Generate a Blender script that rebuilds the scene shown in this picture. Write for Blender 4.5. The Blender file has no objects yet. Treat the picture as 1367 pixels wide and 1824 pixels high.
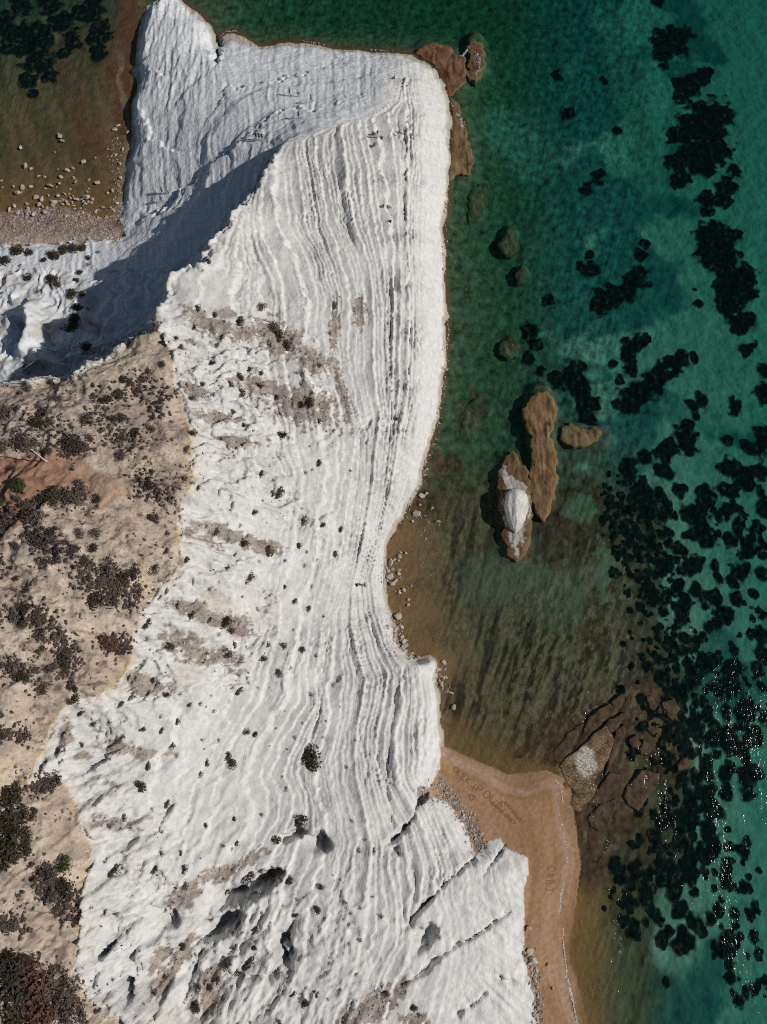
import bpy, bmesh, math, random
import numpy as np
from mathutils import Vector

# ------------------------------------------------------------------ camera, sky, sun
SC = bpy.context.scene
COL = SC.collection
TILT = math.radians(17.5)
CAM_H = 120.0
FPX = 1270.0                      # focal length in photograph pixels (1367 x 1824)
cam_d = bpy.data.cameras.new('drone_camera')
cam_d.sensor_fit = 'VERTICAL'; cam_d.sensor_height = 36.0
cam_d.lens = 36.0 * FPX / 1824.0
cam_d.clip_start = 1.0; cam_d.clip_end = 4000.0
cam = bpy.data.objects.new('drone_camera', cam_d)
cam.location = (0, 0, CAM_H); cam.rotation_euler = (TILT, 0, 0)
COL.objects.link(cam); SC.camera = cam

SUN_EL = math.radians(34.5)
SUN_DIR = Vector((math.cos(SUN_EL) * 0.992, -math.cos(SUN_EL) * 0.126, math.sin(SUN_EL)))   # towards the sun
world = bpy.data.worlds.new('World'); SC.world = world; world.use_nodes = True
wn = world.node_tree.nodes; wl = world.node_tree.links
sky = wn.new('ShaderNodeTexSky'); sky.sky_type = 'NISHITA'; sky.sun_disc = False
sky.air_density = 1.25; sky.dust_density = 0.4; sky.sun_elevation = SUN_EL; sky.sun_rotation = math.atan2(SUN_DIR.x, SUN_DIR.y)
wn['Background'].inputs['Strength'].default_value = 0.05
wl.new(sky.outputs['Color'], wn['Background'].inputs['Color'])
sun_d = bpy.data.lights.new('sun', 'SUN'); sun_d.energy = 5.0; sun_d.angle = math.radians(0.53)
sun_d.color = (1.0, 0.965, 0.915)
sun = bpy.data.objects.new('sun', sun_d); COL.objects.link(sun)
sun.rotation_euler = SUN_DIR.to_track_quat('Z', 'Y').to_euler(); sun.location = SUN_DIR * 300
SC.view_settings.view_transform = 'Standard'; SC.view_settings.look = 'None'
SC.view_settings.exposure = -0.90; SC.view_settings.gamma = 1.0
SC.render.engine = 'CYCLES'
SC.cycles.max_bounces = 5; SC.cycles.diffuse_bounces = 1; SC.cycles.glossy_bounces = 2
SC.cycles.transparent_max_bounces = 10; SC.cycles.use_denoising = False
SC.cycles.sample_clamp_indirect = 4.0; SC.cycles.filter_width = 1.1

# ------------------------------------------------------------------ geometry of the view (survey of the place from the photograph)
CT, ST = math.cos(TILT), math.sin(TILT)
def unproject(u, v, h):
    u = np.asarray(u, float); v = np.asarray(v, float)
    a = (u - 683.5) / FPX; b = (912.0 - v) / FPX
    dy = b * CT + ST; dz = b * ST - CT
    k = (np.asarray(h, float) - CAM_H) / dz
    return a * k, dy * k
def project(x, y, z):
    zz = z - CAM_H
    Z = y * ST - zz * CT
    Y = y * CT + zz * ST
    return 683.5 + FPX * x / Z, 912.0 - FPX * Y / Z
def metres_per_px(u, v, h):
    b = (912.0 - v) / FPX
    return (CAM_H - h) / (CT - b * ST) / FPX

# ------------------------------------------------------------------ noise
RNG = np.random.RandomState(7)
random.seed(7)
PERM = RNG.permutation(256); PERM = np.concatenate([PERM, PERM, PERM])
GR = RNG.rand(256) * 2 * np.pi
GX, GY = np.cos(GR), np.sin(GR)
def pn(x, y, seed=0):
    xi = np.floor(x).astype(np.int32); yi = np.floor(y).astype(np.int32)
    xf = (x - xi); yf = (y - yi)
    xi = (xi + seed * 37) & 255; yi = (yi + seed * 91) & 255
    a = PERM[xi]; b = PERM[(xi + 1) & 255]
    y1 = (yi + 1) & 255
    g00 = PERM[a + yi]; g10 = PERM[b + yi]; g01 = PERM[a + y1]; g11 = PERM[b + y1]
    sx = xf * xf * xf * (xf * (xf * 6 - 15) + 10); sy = yf * yf * yf * (yf * (yf * 6 - 15) + 10)
    n00 = GX[g00] * xf + GY[g00] * yf
    n10 = GX[g10] * (xf - 1) + GY[g10] * yf
    n01 = GX[g01] * xf + GY[g01] * (yf - 1)
    n11 = GX[g11] * (xf - 1) + GY[g11] * (yf - 1)
    return (n00 * (1 - sx) + n10 * sx) * (1 - sy) + (n01 * (1 - sx) + n11 * sx) * sy * 1.0
def fbm(x, y, oct=4, seed=0, gain=0.5):
    s = 0.0; a = 1.0
    for i in range(oct):
        s = s + a * pn(x, y, seed + i); a *= gain; x = x * 2.03 + 5.2; y = y * 2.03 + 1.7
    return s * 1.4
def ridged(x, y, oct=4, seed=0, gain=0.5):
    s = 0.0; a = 1.0
    for i in range(oct):
        s = s + a * (1 - np.abs(pn(x, y, seed + i)) * 2.2); a *= gain; x = x * 2.03 + 3.1; y = y * 2.03 + 7.7
    return s * 0.55
def sstep(a, b, x):
    t = np.clip((x - a) / (b - a), 0, 1); return t * t * (3 - 2 * t)
def lerp(a, b, t): return a + (b - a) * t
def mixc(c, d, t): return c + (np.asarray(d, float) - c) * t[..., None]
def in_poly(u, v, poly):
    r = np.zeros(u.shape, bool); n = len(poly)
    for i in range(n):
        x1, y1 = poly[i]; x2, y2 = poly[(i + 1) % n]
        if y1 == y2: continue
        c = (y1 > v) != (y2 > v)
        r ^= c & (u < (x2 - x1) * (v - y1) / (y2 - y1) + x1)
    return r
def line_dist(u, v, pts):
    """unsigned distance, signed side (+ right of travel), parameter 0..1 along the line"""
    best = np.full(u.shape, 1e9); side = np.zeros(u.shape); par = np.zeros(u.shape)
    L = [math.hypot(pts[i + 1][0] - pts[i][0], pts[i + 1][1] - pts[i][1]) for i in range(len(pts) - 1)]
    tot = sum(L); acc = 0.0
    for i in range(len(pts) - 1):
        ax, ay = pts[i]; bx, by = pts[i + 1]; dx, dy = bx - ax, by - ay; l2 = dx * dx + dy * dy
        t = np.clip(((u - ax) * dx + (v - ay) * dy) / l2, 0, 1)
        ex = u - ax - t * dx; ey = v - ay - t * dy
        d = np.hypot(ex, ey); m = d < best
        best = np.where(m, d, best)
        side = np.where(m, np.sign(dx * (v - ay) - dy * (u - ax)), side)
        par = np.where(m, (acc + t * L[i]) / tot, par); acc += L[i]
    return best, side, par
def blur(a, r):
    if r < 1: return a
    for ax in (0, 1):
        for _ in range(2):
            p = np.pad(a, [(r + 1, r) if k == ax else (0, 0) for k in (0, 1)], mode='edge')
            c = np.cumsum(p, axis=ax); n = a.shape[ax]
            hi = np.take(c, np.arange(2 * r + 1, 2 * r + 1 + n), axis=ax); lo = np.take(c, np.arange(0, n), axis=ax)
            a = (hi - lo) / (2 * r + 1)
    return a

# ------------------------------------------------------------------ survey lines: (u, v, height)
CTRL = []
def L(*p): CTRL.append(list(p))
def row(v, *p): CTRL.append([(u, v, h) for u, h in p])
# shoreline of the white headland
SHORE_N = [(310,-8),(335,12),(365,35),(384,58),(386,92),(390,74),(402,58),(425,57),(450,75),(460,87),(490,80),(520,74),(560,77),(600,89),(660,92),(735,97),(765,113),(790,150),(803,205),(803,258),(797,330),(788,430),(791,520),(795,610),(785,700),(772,780),(745,860),(722,908),(702,940),(685,972)]
SHORE_E = [(685,972),(678,1010),(680,1045),(685,1085),(692,1120),(704,1150),(720,1168),(738,1180),(752,1176),(768,1174),(774,1205),(777,1260),(782,1310),(784,1335)]
SHORE_W = [(300,-12),(262,15),(250,60),(245,110),(258,122),(240,180),(237,235),(243,252),(234,285),(224,335),(214,392)]
L(*[(u,v,0) for u,v in SHORE_N]); L(*[(u,v,0) for u,v in SHORE_W])
L(*[(u+3,v,-0.05) for u,v in SHORE_E])
L(*[(u-5 if v<1170 or v>1185 else u,v if v<1170 or v>1185 else v+7,h) for (u,v),h in zip(SHORE_E,[2.5,4,4.2,4.5,4.5,4.5,4.5,4.5,4,3.5,3,3,2.6,2.4])])
L(*[(u+6,v,h) for (u,v),h in zip(SHORE_W,[2,2.2,2.4,2.4,2.4,2.2,2.0,2.0,1.6,1.2,.8])])
RIDGE = [(275,580,25),(281,545,24.5),(302,510,24),(301,492,24),(335,475,23.5),(365,450,23),(400,405,22),(440,362,21),(470,300,19.5),(497,258,17.5),(540,240,15.6),(600,218,13.8),(650,203,12),(690,178,10),(705,142,7.8)]
def jag(line, amp, seed):
    r = np.random.RandomState(seed); out_ = []
    for a, b in zip(line[:-1], line[1:]):
        n = max(1, int(math.hypot(b[0] - a[0], b[1] - a[1]) / 14)); dx, dy = b[1] - a[1], a[0] - b[0]; l = math.hypot(dx, dy)
        for i in range(n):
            t = i / n; k = amp * r.uniform(-1, 1) * (0 if i == 0 else 1)
            out_.append((a[0] + (b[0] - a[0]) * t + dx / l * k, a[1] + (b[1] - a[1]) * t + dy / l * k, a[2] + (b[2] - a[2]) * t + r.uniform(-.5, .5) * amp / 6))
    return out_ + [line[-1]]
RIDGE = jag(RIDGE[:10], 11, 3) + RIDGE[10:]
L(*RIDGE)
EDGE = [(275,582,25),(240,602,25),(200,640,25),(150,667,25.5),(100,682,26),(0,688,26.5),(-180,695,27)]
EDGE = jag(EDGE, 9, 4)
L(*EDGE)
L((500,268,13.5),(480,308,12.5),(450,372,11.4),(410,416,10.4),(376,460,9.4),(345,487,8.8),(312,506,8.4),(292,552,8.2),(285,592,8.2),(250,615,7.6),(209,652,7.5),(155,680,7.5),(101,695,7.5),(0,700,8),(-180,708,8))
# white face, cross sections from the rim to the sea
row(150,(690,9),(715,7.5),(740,5),(770,2),(792,0))
row(205,(650,12),(690,10.5),(724,9),(748,6.5),(780,2.5),(803,0))
row(258,(497,17.5),(545,16),(600,14.5),(650,12.8),(690,11),(724,9.3),(748,6.8),(780,2.7),(803,0))
row(330,(455,20.2),(520,18),(580,16),(630,14),(690,11.5),(724,9.5),(748,7),(797,0))
row(430,(383,22.4),(450,20.5),(530,18),(600,15.5),(660,13),(705,11),(724,9.7),(748,7.2),(788,0))
row(520,(298,24),(380,22),(470,19.5),(560,16.8),(620,14.5),(680,12),(726,9.7),(750,7.2),(791,0))
row(610,(297,25.3),(320,23.6),(400,21.5),(500,18.5),(580,15.5),(640,13),(690,11),(727,9.5),(750,7.2),(795,0))
row(700,(318,26),(340,23.8),(400,22),(500,18.5),(590,15),(640,12.5),(700,10),(724,9),(747,6.6),(785,0))
row(780,(338,26.5),(360,24.2),(420,22),(520,18),(600,14.5),(650,11.8),(690,9.5),(712,8),(735,5.5),(772,0))
row(860,(344,27),(368,24.4),(430,22),(520,17.5),(590,14),(640,10.5),(690,7),(715,4.5),(745,0))
row(940,(316,27),(342,24.5),(400,22.5),(500,17),(580,12.5),(630,9),(670,5.5),(702,0))
row(1010,(322,27),(348,24.4),(400,22.5),(490,17),(570,12),(625,8.5),(660,5.5),(672,4.5))
row(1080,(264,27.5),(290,24.6),(350,23),(450,18),(540,13),(600,9.5),(640,7),(676,4.6))
row(1150,(236,27.5),(262,24.6),(330,23),(440,17.5),(540,12.5),(600,9.5),(650,7.3),(695,4.6))
row(1230,(200,27.5),(225,25),(320,23),(430,18),(520,14),(580,10.5),(640,8.5),(700,6.5),(740,5),(768,3))
row(1310,(112,27.5),(140,25.2),(250,23.2),(380,18.5),(470,14.5),(560,11),(640,8.8),(700,7),(750,5),(774,2.8))
row(1385,(110,27),(140,25),(250,23),(380,18),(480,14),(560,11.5),(640,9.5),(700,7.5),(745,5),(768,2.6),(777,.9))
row(1470,(150,27),(176,24.8),(260,23),(380,18),(480,14.5),(560,12.5),(640,10),(690,8),(730,6.5),(780,4.5),(815,2.5),(828,1.1))
row(1550,(152,27),(178,24.6),(250,23.2),(350,19.5),(400,17),(480,15.5),(560,13),(640,10.8),(720,8.5),(790,6),(850,4.2),(900,3.3),(932,2),(940,.9))
row(1640,(140,27),(168,24.6),(230,23),(320,18.5),(380,16.5),(450,16),(560,13.5),(650,11),(740,8.5),(820,6),(880,4),(920,2.5),(930,.95))
row(1730,(136,26.5),(164,24.2),(230,22),(320,17),(400,15.5),(500,14),(600,12),(700,9.5),(800,6.8),(880,4.5),(920,2.8),(936,.95))
row(1810,(190,26),(215,23.8),(260,22),(340,17.5),(430,15.5),(530,13.5),(630,11.5),(720,9),(820,6.3),(900,3.8),(945,1.8),(956,.95))
row(1960,(190,26),(340,17.5),(530,13.5),(720,9),(900,3.8),(960,1.8),(975,.9))
# ochre plateau
row(640,(205,25),(260,25.5),(300,25.6))
row(780,(-180,30),(0,29.5),(100,28.5),(200,27.5),(300,26.9),(336,26.5))
row(870,(-180,31),(0,30),(120,29.5),(220,28.5),(340,27.2))
row(980,(-180,32),(0,31),(150,30),(250,28.5),(318,27.3))
row(1100,(-180,32.5),(0,31.5),(120,30),(245,27.8))
row(1230,(-180,32),(0,31),(110,29),(196,27.7))
row(1330,(-180,31.5),(0,30),(62,28.4),(74,28),(92,25.8),(108,26.6))
row(1450,(-180,31.5),(0,30),(80,28.5),(140,27.3))
row(1600,(-180,31),(0,30),(138,27.5))
row(1730,(-180,31),(0,29.5),(130,27))
row(1960,(-180,31),(0,29.5),(150,27))
# north-west bowl
L((430,258,10.5),(480,228,11),(540,209,11.3),(600,195,11.2),(650,185,10.5))
L((222,412,1.5),(260,385,2.5),(310,355,4),(350,320,6),(390,285,8),(430,258,10.5))
L((240,300,2.1),(280,280,3.3),(330,250,5),(380,225,7),(440,200,8.3),(500,180,8.8),(560,170,8.5),(620,160,8),(670,150,8),(705,142,7.8))
L((248,190,2.4),(300,180,3.9),(350,170,5.3),(400,160,6),(460,145,6),(520,135,5.6),(600,130,5.3),(660,130,6),(700,132,7))
L((256,112,2.6),(290,110,3.5),(330,108,4.3),(372,108,4.8),(400,110,4.4),(450,112,3.8),(520,108,3.3),(600,108,3),(680,112,3.8),(730,112,3.8),(755,118,2.3))
L((268,40,2.4),(300,40,3.1),(340,45,3.8),(362,58,2.4))
# shaded valley and white badlands below the rim
L((222,425,1.6),(250,415,3),(300,395,5.2),(350,365,7.4),(400,325,9.4),(450,285,11.2),(485,264,13))
L((160,500,3),(200,480,4.2),(250,460,5.6),(310,430,7.4),(350,410,8.8))
L((-180,447,2.5),(0,446,2.5),(60,442,2.5),(130,437,2.5),(210,428,2.2))
L((-180,560,5),(0,560,5),(60,550,5),(120,540,4),(180,540,4.6),(230,530,6),(268,520,7.2))
L((-180,640,7),(0,640,7),(60,640,6.6),(120,630,5.6),(180,610,6.2),(230,590,7))
L((-180,434,1.5),(0,434,1.5),(100,428,1.5),(216,416,1.5))
L((-180,386,0),(0,383,0),(40,385,0),(70,392,0),(100,380,0),(150,385,0),(190,394,0),(214,392,0))
# sea floor
row(330,(-180,-.3),(0,-.28),(100,-.28),(200,-.22)); row(200,(-180,-.65),(0,-.6),(120,-.5),(215,-.25))
row(100,(-180,-1.5),(0,-1.3),(100,-1),(180,-.5),(232,-.2)); row(0,(-180,-2.5),(0,-2.2),(100,-2),(180,-1.2),(212,-.35),(245,-.2))
row(-150,(-200,-5),(300,-5),(700,-5),(1100,-5.5),(1600,-6))
row(40,(420,-1.2),(500,-2.6),(700,-3.2),(850,-3.6),(1000,-4.2))
L((835,180,-1.2),(840,258,-1.2),(830,330,-1.2),(822,430,-1.1),(828,520,-1.1),(830,610,-1.1),(822,700,-1.0),(808,780,-.8),(780,870,-.6),(745,930,-.4))
L((900,150,-3.2),(900,300,-2.8),(900,500,-2.3),(900,650,-2),(890,800,-1.5),(860,900,-.9))
L((1050,100,-4),(1050,300,-3.4),(1050,500,-3),(1050,700,-2.6),(1050,850,-1.6),(1060,950,-1))
L((1200,0,-4.4),(1200,300,-4),(1200,600,-3.5),(1200,850,-2.9),(1200,1000,-2.3),(1195,1150,-1.8),(1190,1300,-1.4),(1190,1450,-1.5),(1190,1600,-1.8),(1190,1800,-2.3),(1190,1960,-2.6))
L((1340,0,-4.4),(1340,400,-4),(1340,800,-3.8),(1340,1100,-3.5),(1340,1400,-3.3),(1340,1600,-3.2),(1340,1800,-3.4),(1340,1960,-3.6))
L((1560,-150,-6),(1560,1960,-6))
row(1000,(730,-.3),(800,-.8),(900,-1),(1000,-1),(1080,-.9)); row(1130,(715,-.15),(750,-.4),(850,-.9),(1000,-.9),(1120,-.9))
row(1250,(790,-.3),(880,-.7),(1000,-.6),(1100,-.5)); row(1325,(800,-.15),(850,-.35),(930,-.4),(1000,-.3),(1050,-.2),(1100,-.4))
row(1560,(1060,-.4),(1120,-.9)); row(1700,(1045,-.5),(1100,-1.1),(1150,-1.6)); row(1824,(1070,-.6),(1130,-1.4)); row(1960,(1080,-.6),(1140,-1.6))
SHORE_B = [(784,1332),(800,1340),(840,1360),(870,1376),(905,1396),(940,1402),(975,1388),(997,1392),(1002,1420),(1007,1470),(1017,1510),(1022,1540),(1012,1600),(1005,1650),(1003,1720),(1013,1770),(1030,1824),(1060,1960)]
L(*[(u,v,0) for u,v in SHORE_B])
L((800,1370,.5),(850,1400,.65),(900,1440,.8),(945,1450,.6),(962,1500,.75),(965,1600,.75),(965,1700,.75),(985,1824,.75),(1015,1960,.75))
L((786,1375,.9),(778,1400,1.1),(806,1432,1.1),(838,1480,1.1),(848,1512,1.1),(890,1495,1.0),(944,1530,.95),(938,1590,.95),(938,1650,.95),(938,1700,.95),(950,1750,.95),(964,1810,.95))

GX0, GX1, GY0, GY1 = -118.0, 118.0, -60.0, 188.0
def solve_field():
    pts = []
    for line in CTRL:
        for (u1, v1, h1), (u2, v2, h2) in zip(line[:-1], line[1:]):
            n = max(2, int(math.hypot(u2 - u1, v2 - v1) / 2.0))
            t = np.linspace(0, 1, n + 1)
            h = h1 + (h2 - h1) * t
            h = h + 0.6 * np.maximum(h - 18.0, 0)
            x, y = unproject(u1 + (u2 - u1) * t, v1 + (v2 - v1) * t, h)
            pts.append(np.stack([x, y, h], 1))
    P = np.concatenate(pts)
    H = None
    for cell, its in ((8, 150), (4, 150), (2, 150), (1, 150), (0.5, 120)):
        nx = int((GX1 - GX0) / cell) + 1; ny = int((GY1 - GY0) / cell) + 1
        i = np.round((P[:, 0] - GX0) / cell).astype(int); j = np.round((P[:, 1] - GY0) / cell).astype(int)
        ok = (i >= 0) & (i < nx) & (j >= 0) & (j < ny)
        s = np.zeros((ny, nx)); c = np.zeros((ny, nx))
        np.add.at(s, (j[ok], i[ok]), P[ok, 2]); np.add.at(c, (j[ok], i[ok]), 1)
        fix = c > 0; val = np.where(fix, s / np.maximum(c, 1), 0)
        if H is None: H = np.full((ny, nx), P[:, 2].mean())
        else:
            yy = np.linspace(0, H.shape[0] - 1, ny); xx = np.linspace(0, H.shape[1] - 1, nx)
            H = bilin(H, xx[None, :] + 0 * yy[:, None], yy[:, None] + 0 * xx[None, :])
        for _ in range(its):
            H = np.where(fix, val, H)
            Q = np.pad(H, 1, mode='edge')
            H = 0.25 * (Q[:-2, 1:-1] + Q[2:, 1:-1] + Q[1:-1, :-2] + Q[1:-1, 2:])
        H = np.where(fix, val, H)
    return H
def bilin(A, fx, fy):
    ny, nx = A.shape
    fx = np.clip(fx, 0, nx - 1.001); fy = np.clip(fy, 0, ny - 1.001)
    i = fx.astype(int); j = fy.astype(int); a = fx - i; b = fy - j
    return (A[j, i] * (1 - a) + A[j, i + 1] * a) * (1 - b) + (A[j + 1, i] * (1 - a) + A[j + 1, i + 1] * a) * b
# ------------------------------------------------------------------ fine ground: relief
CELL = 0.2
H05 = solve_field()
H05 = 0.6 * H05 + 0.4 * blur(H05, 1)
NX = int((GX1 - GX0) / CELL) + 1; NY = int((GY1 - GY0) / CELL) + 1
xs = GX0 + np.arange(NX) * CELL; ys = GY0 + np.arange(NY) * CELL
X, Y = np.meshgrid(xs, ys)
WX = 0.6 * fbm(X / 5, Y / 5, 2, 301) + 0.22 * fbm(X / 1.5, Y / 1.5, 2, 305); WY = 0.6 * fbm(X / 5, Y / 5, 2, 311) + 0.22 * fbm(X / 1.5, Y / 1.5, 2, 315)
H0 = bilin(H05, (X + WX - GX0) / 0.5, (Y + WY - GY0) / 0.5)
H0 = blur(H0, 1)
U, V = project(X, Y, H0)
VIEW = (U > -150) & (U < 1517) & (V > -90) & (V < 1940)
idx = np.nonzero(VIEW)
x = X[idx]; y = Y[idx]; h0 = H0[idx]; u = U[idx]; v = V[idx]
n1 = fbm(x / 9, y / 9, 3, 1); n2 = fbm(x / 2.6, y / 2.6, 3, 11); n3 = fbm(x / 0.9, y / 0.9, 2, 21)
uw = u + 7 * n2 + 3 * n3; vw = v + 7 * fbm(x / 2.6, y / 2.6, 3, 31) + 3 * n3

# zones
TAN = [(275,580),(240,602),(200,640),(150,667),(100,682),(0,688),(-300,700),(-300,2100),(230,2100),(225,1824),(150,1780),(135,1720),(140,1650),(145,1580),(165,1520),(150,1480),(125,1410),(105,1385),(45,1395),(75,1340),(92,1290),(112,1260),(165,1240),(205,1225),(232,1180),(240,1120),(263,1080),(288,1040),(310,1025),(328,1000),(316,950),(325,900),(345,850),(340,790),(330,740),(310,680),(300,620)]
BEACH = [(786,1328),(805,1335),(905,1380),(975,1372),(1015,1390),(1035,1540),(1015,1700),(1050,1830),(1075,2000),(985,2000),(964,1850),(958,1810),(946,1750),(933,1700),(934,1650),(934,1590),(942,1550),(940,1528),(905,1512),(892,1492),(872,1498),(850,1522),(838,1500),(832,1475),(800,1432),(775,1416),(762,1408),(784,1370)]
SHINGLE = [(-300,380),(0,375),(100,372),(214,388),(226,424),(150,432),(0,441),(-300,455)]
w_small = 0.5
z_tan = in_poly(u + 4 * n2 + 2 * n3, v + 4 * n3, TAN) & ((v > 760) | (h0 > 21)) & (h0 > 20)
z_beach = in_poly(u + 1.5 * n3, v + 1.5 * n2, BEACH)
z_shing = in_poly(u + 7 * n2 + 4 * n3, v + 9 * n2 + 5 * n3, SHINGLE) & (h0 < 2.6) & (h0 > -0.25)
z_sea = (h0 < 0.02) & ~z_beach & ~z_shing
z_white = ~(z_tan | z_beach | z_shing | z_sea)
HEAD = [(215,430),(200,330),(225,100),(255,-60),(420,-60),(830,80),(830,140),(705,140),(690,180),(650,205),(600,218),(540,240),(497,258),(470,300),(440,362),(400,405),(365,450),(300,515),(275,580),(0,690),(-300,700),(-300,440),(0,440)]
z_head = z_white & in_poly(u, v, HEAD) & (h0 < 18)
white_f = np.where(z_white, 1.0, 0.0)

# strata: guide lines traced down the face, u as a function of v
GL = [
 [(-60,700),(130,700),(180,688),(205,650),(218,600),(240,540),(258,497),(300,470),(362,440),(405,400),(450,365),(475,335),(500,300),(545,280),(580,275),(620,300),(680,310),(740,330),(790,340),(850,345),(900,325),(950,315),(1000,325),(1040,288),(1080,263),(1120,240),(1180,232),(1225,205),(1240,165),(1260,110),(1385,105),(1410,125),(1480,150),(1520,165),(1580,145),(1650,140),(1720,135),(1780,150),(1824,200),(1960,200)],
 [(200,655),(258,500),(300,476),(350,449),(400,441),(448,447),(497,473),(537,481),(569,477),(650,478),(750,490),(850,513),(910,501),(971,493),(1043,481),(1111,473),(1156,453),(1212,449),(1252,433),(1292,409),(1341,380),(1400,345),(1460,330),(1520,300),(1600,280),(1700,265),(1824,255),(1960,255)],
 [(200,658),(255,505),(292,482),(340,482),(400,493),(464,517),(513,537),(561,541),(593,537),(700,545),(780,557),(850,574),(930,561),(1003,549),(1059,537),(1132,525),(1192,505),(1236,501),(1284,473),(1325,441),(1400,425),(1447,438),(1500,408),(1560,370),(1640,340),(1730,320),(1824,300),(1960,300)],
 [(200,662),(250,525),(330,530),(400,541),(472,574),(533,590),(569,582),(625,590),(690,606),(746,628),(770,633),(850,624),(930,612),(1003,600),(1071,585),(1124,572),(1192,562),(1252,562),(1288,541),(1333,517),(1380,495),(1416,520),(1456,512),(1495,490),(1560,450),(1640,430),(1730,410),(1824,390),(1960,390)],
 [(200,666),(240,555),(320,567),(400,582),(480,606),(533,618),(593,614),(661,618),(746,640),(775,650),(850,648),(950,634),(1043,616),(1091,597),(1132,598),(1172,590),(1232,578),(1272,580),(1313,570),(1349,557),(1400,560),(1450,575),(1500,580),(1560,560),(1640,540),(1730,520),(1824,490),(1960,490)],
 [(200,672),(225,602),(310,607),(400,622),(460,650),(521,658),(581,662),(661,658),(742,674),(790,668),(850,664),(950,648),(1043,627),(1111,622),(1172,636),(1212,648),(1252,640),(1292,634),(1349,628),(1400,632),(1450,642),(1500,652),(1570,645),(1640,635),(1730,615),(1824,585),(1960,585)],
 [(195,678),(215,632),(300,647),(400,662),(472,678),(541,686),(621,686),(682,690),(738,694),(800,686),(890,676),(991,653),(1051,636),(1111,640),(1172,656),(1212,672),(1252,664),(1300,652),(1349,652),(1400,660),(1450,672),(1510,689),(1550,686),(1612,702),(1684,698),(1746,662),(1824,630),(1960,630)],
 [(185,686),(200,668),(300,690),(400,702),(521,706),(641,702),(742,703),(820,696),(890,688),(971,668),(1031,649),(1091,656),(1152,676),(1200,696),(1252,690),(1300,676),(1349,676),(1400,686),(1450,706),(1478,724),(1568,742),(1621,734),(1680,740),(1740,720),(1824,690),(1960,690)],
 [(130,712),(180,722),(260,724),(330,724),(400,722),(561,726),(682,724),(782,708),(860,697),(920,685),(980,674),(1031,660),(1091,668),(1152,688),(1190,712),(1250,712),(1300,702),(1349,698),(1400,706),(1440,726),(1480,752),(1550,772),(1600,766),(1640,780),(1700,780),(1770,765),(1824,745),(1960,745)],
 [(100,730),(140,735),(200,748),(300,749),(400,747),(601,751),(722,746),(822,722),(900,700),(960,684),(1010,672),(1060,676),(1110,686),(1160,706),(1190,738),(1250,745),(1300,742),(1380,738),(1430,770),(1480,790),(1550,812),(1600,810),(1640,830),(1700,835),(1770,830),(1824,820),(1960,820)],
 [(60,800),(150,800),(205,815),(300,812),(430,800),(610,806),(700,796),(780,784),(860,758),(940,714),(1010,690),(1085,696),(1150,714),(1174,782),(1260,788),(1335,796),(1400,776),(1430,800),(1480,838),(1530,880),(1600,900),(1700,915),(1770,920),(1824,930),(1960,940)],
 [(60,900),(205,915),(430,900),(780,884),(940,814),(1085,796),(1335,896),(1400,876),(1480,940),(1530,985),(1700,1015),(1960,1040)],
]
vi = np.clip(v, -60, 1960)
prev = np.interp(vi, [p[0] for p in GL[0]], [p[1] for p in GL[0]])
ts = (u - prev) / 60.0
for k in range(1, len(GL)):
    cur = np.maximum(np.interp(vi, [p[0] for p in GL[k]], [p[1] for p in GL[k]]), prev + 3)
    ts = np.where(u >= prev, k - 1 + (u - prev) / (cur - prev), ts)
    prev = cur
ts = np.clip(ts, -2, 12)
rim_u = np.interp(np.clip(v, -60, 1960), [p[0] for p in GL[0]], [p[1] for p in GL[0]])
rough = np.maximum(sstep(210, 70, u - rim_u + 30 * n1), 0.8 * sstep(340, 230, u - rim_u + 40 * n1) * sstep(1300, 1200, v) * sstep(-0.2, 0.3, n1)) * sstep(520, 640, v)      # weathered upper slope
tw = ts + (0.07 + 0.20 * rough) * fbm(x / 6, y / 8, 4, 41) + (0.035 + 0.06 * rough) * n2 + (0.012 + 0.03 * rough) * n3 + 0.008 * fbm(x / 0.5, y / 0.5, 2, 45)
def stairs(t, lo, hi, seed, along, wob):
    """beds of uneven thickness; each bed's ledge is worn back on its own along the strike"""
    r = np.random.RandomState(seed); T = [-3.0]
    while T[-1] < 13: T.append(T[-1] + r.uniform(lo, hi) * r.choice([0.6, 1.0, 1.7]))
    T = np.array(T); n = len(T)
    i = np.clip(np.searchsorted(T, t, side='right') - 1, 0, n - 2)
    a = T[i]; b = T[i + 1]; f = np.clip((t - a) / (b - a), 0, 1)
    sl = r.uniform(0.05, 0.45, n)[i]; w = r.uniform(0.10, 0.22, n)[i]
    k = i * 7.31
    rp = np.clip(r.uniform(0.35, 0.8, n)[i] + wob * (0.55 * pn(along / 5.5 + k, k, seed) + 0.4 * pn(along / 1.7 + k, k * 1.3, seed + 1) + 0.22 * pn(along / 0.7 + k, k * 1.7, seed + 2)), 0.06, 0.9 - w)
    g1 = sl * rp; g2 = 1 - 0.5 * sl * (1 - rp - w)
    g = np.where(f < rp, sl * f, np.where(f < rp + w, g1 + (f - rp) / w * (g2 - g1), g2 + (f - rp - w) / np.maximum(1 - rp - w, .01) * (1 - g2)))
    return (a + (b - a) * g) - t, r.uniform(0, 1, n)[i], ((f >= rp) & (f < rp + w)) * 1.0
east = z_white & ~z_head
amp_a = np.where(east, (1.0 - 0.35 * rough) * (0.8 + 0.7 * fbm(x / 14, y / 14, 2, 51)), 0) * sstep(0.6, 2.0, h0)
amp_a *= 1 - 0.4 * sstep(1460, 1600, v)
amp_a *= 1 - 0.55 * sstep(738, 762, u) * sstep(900, 800, v)
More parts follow.
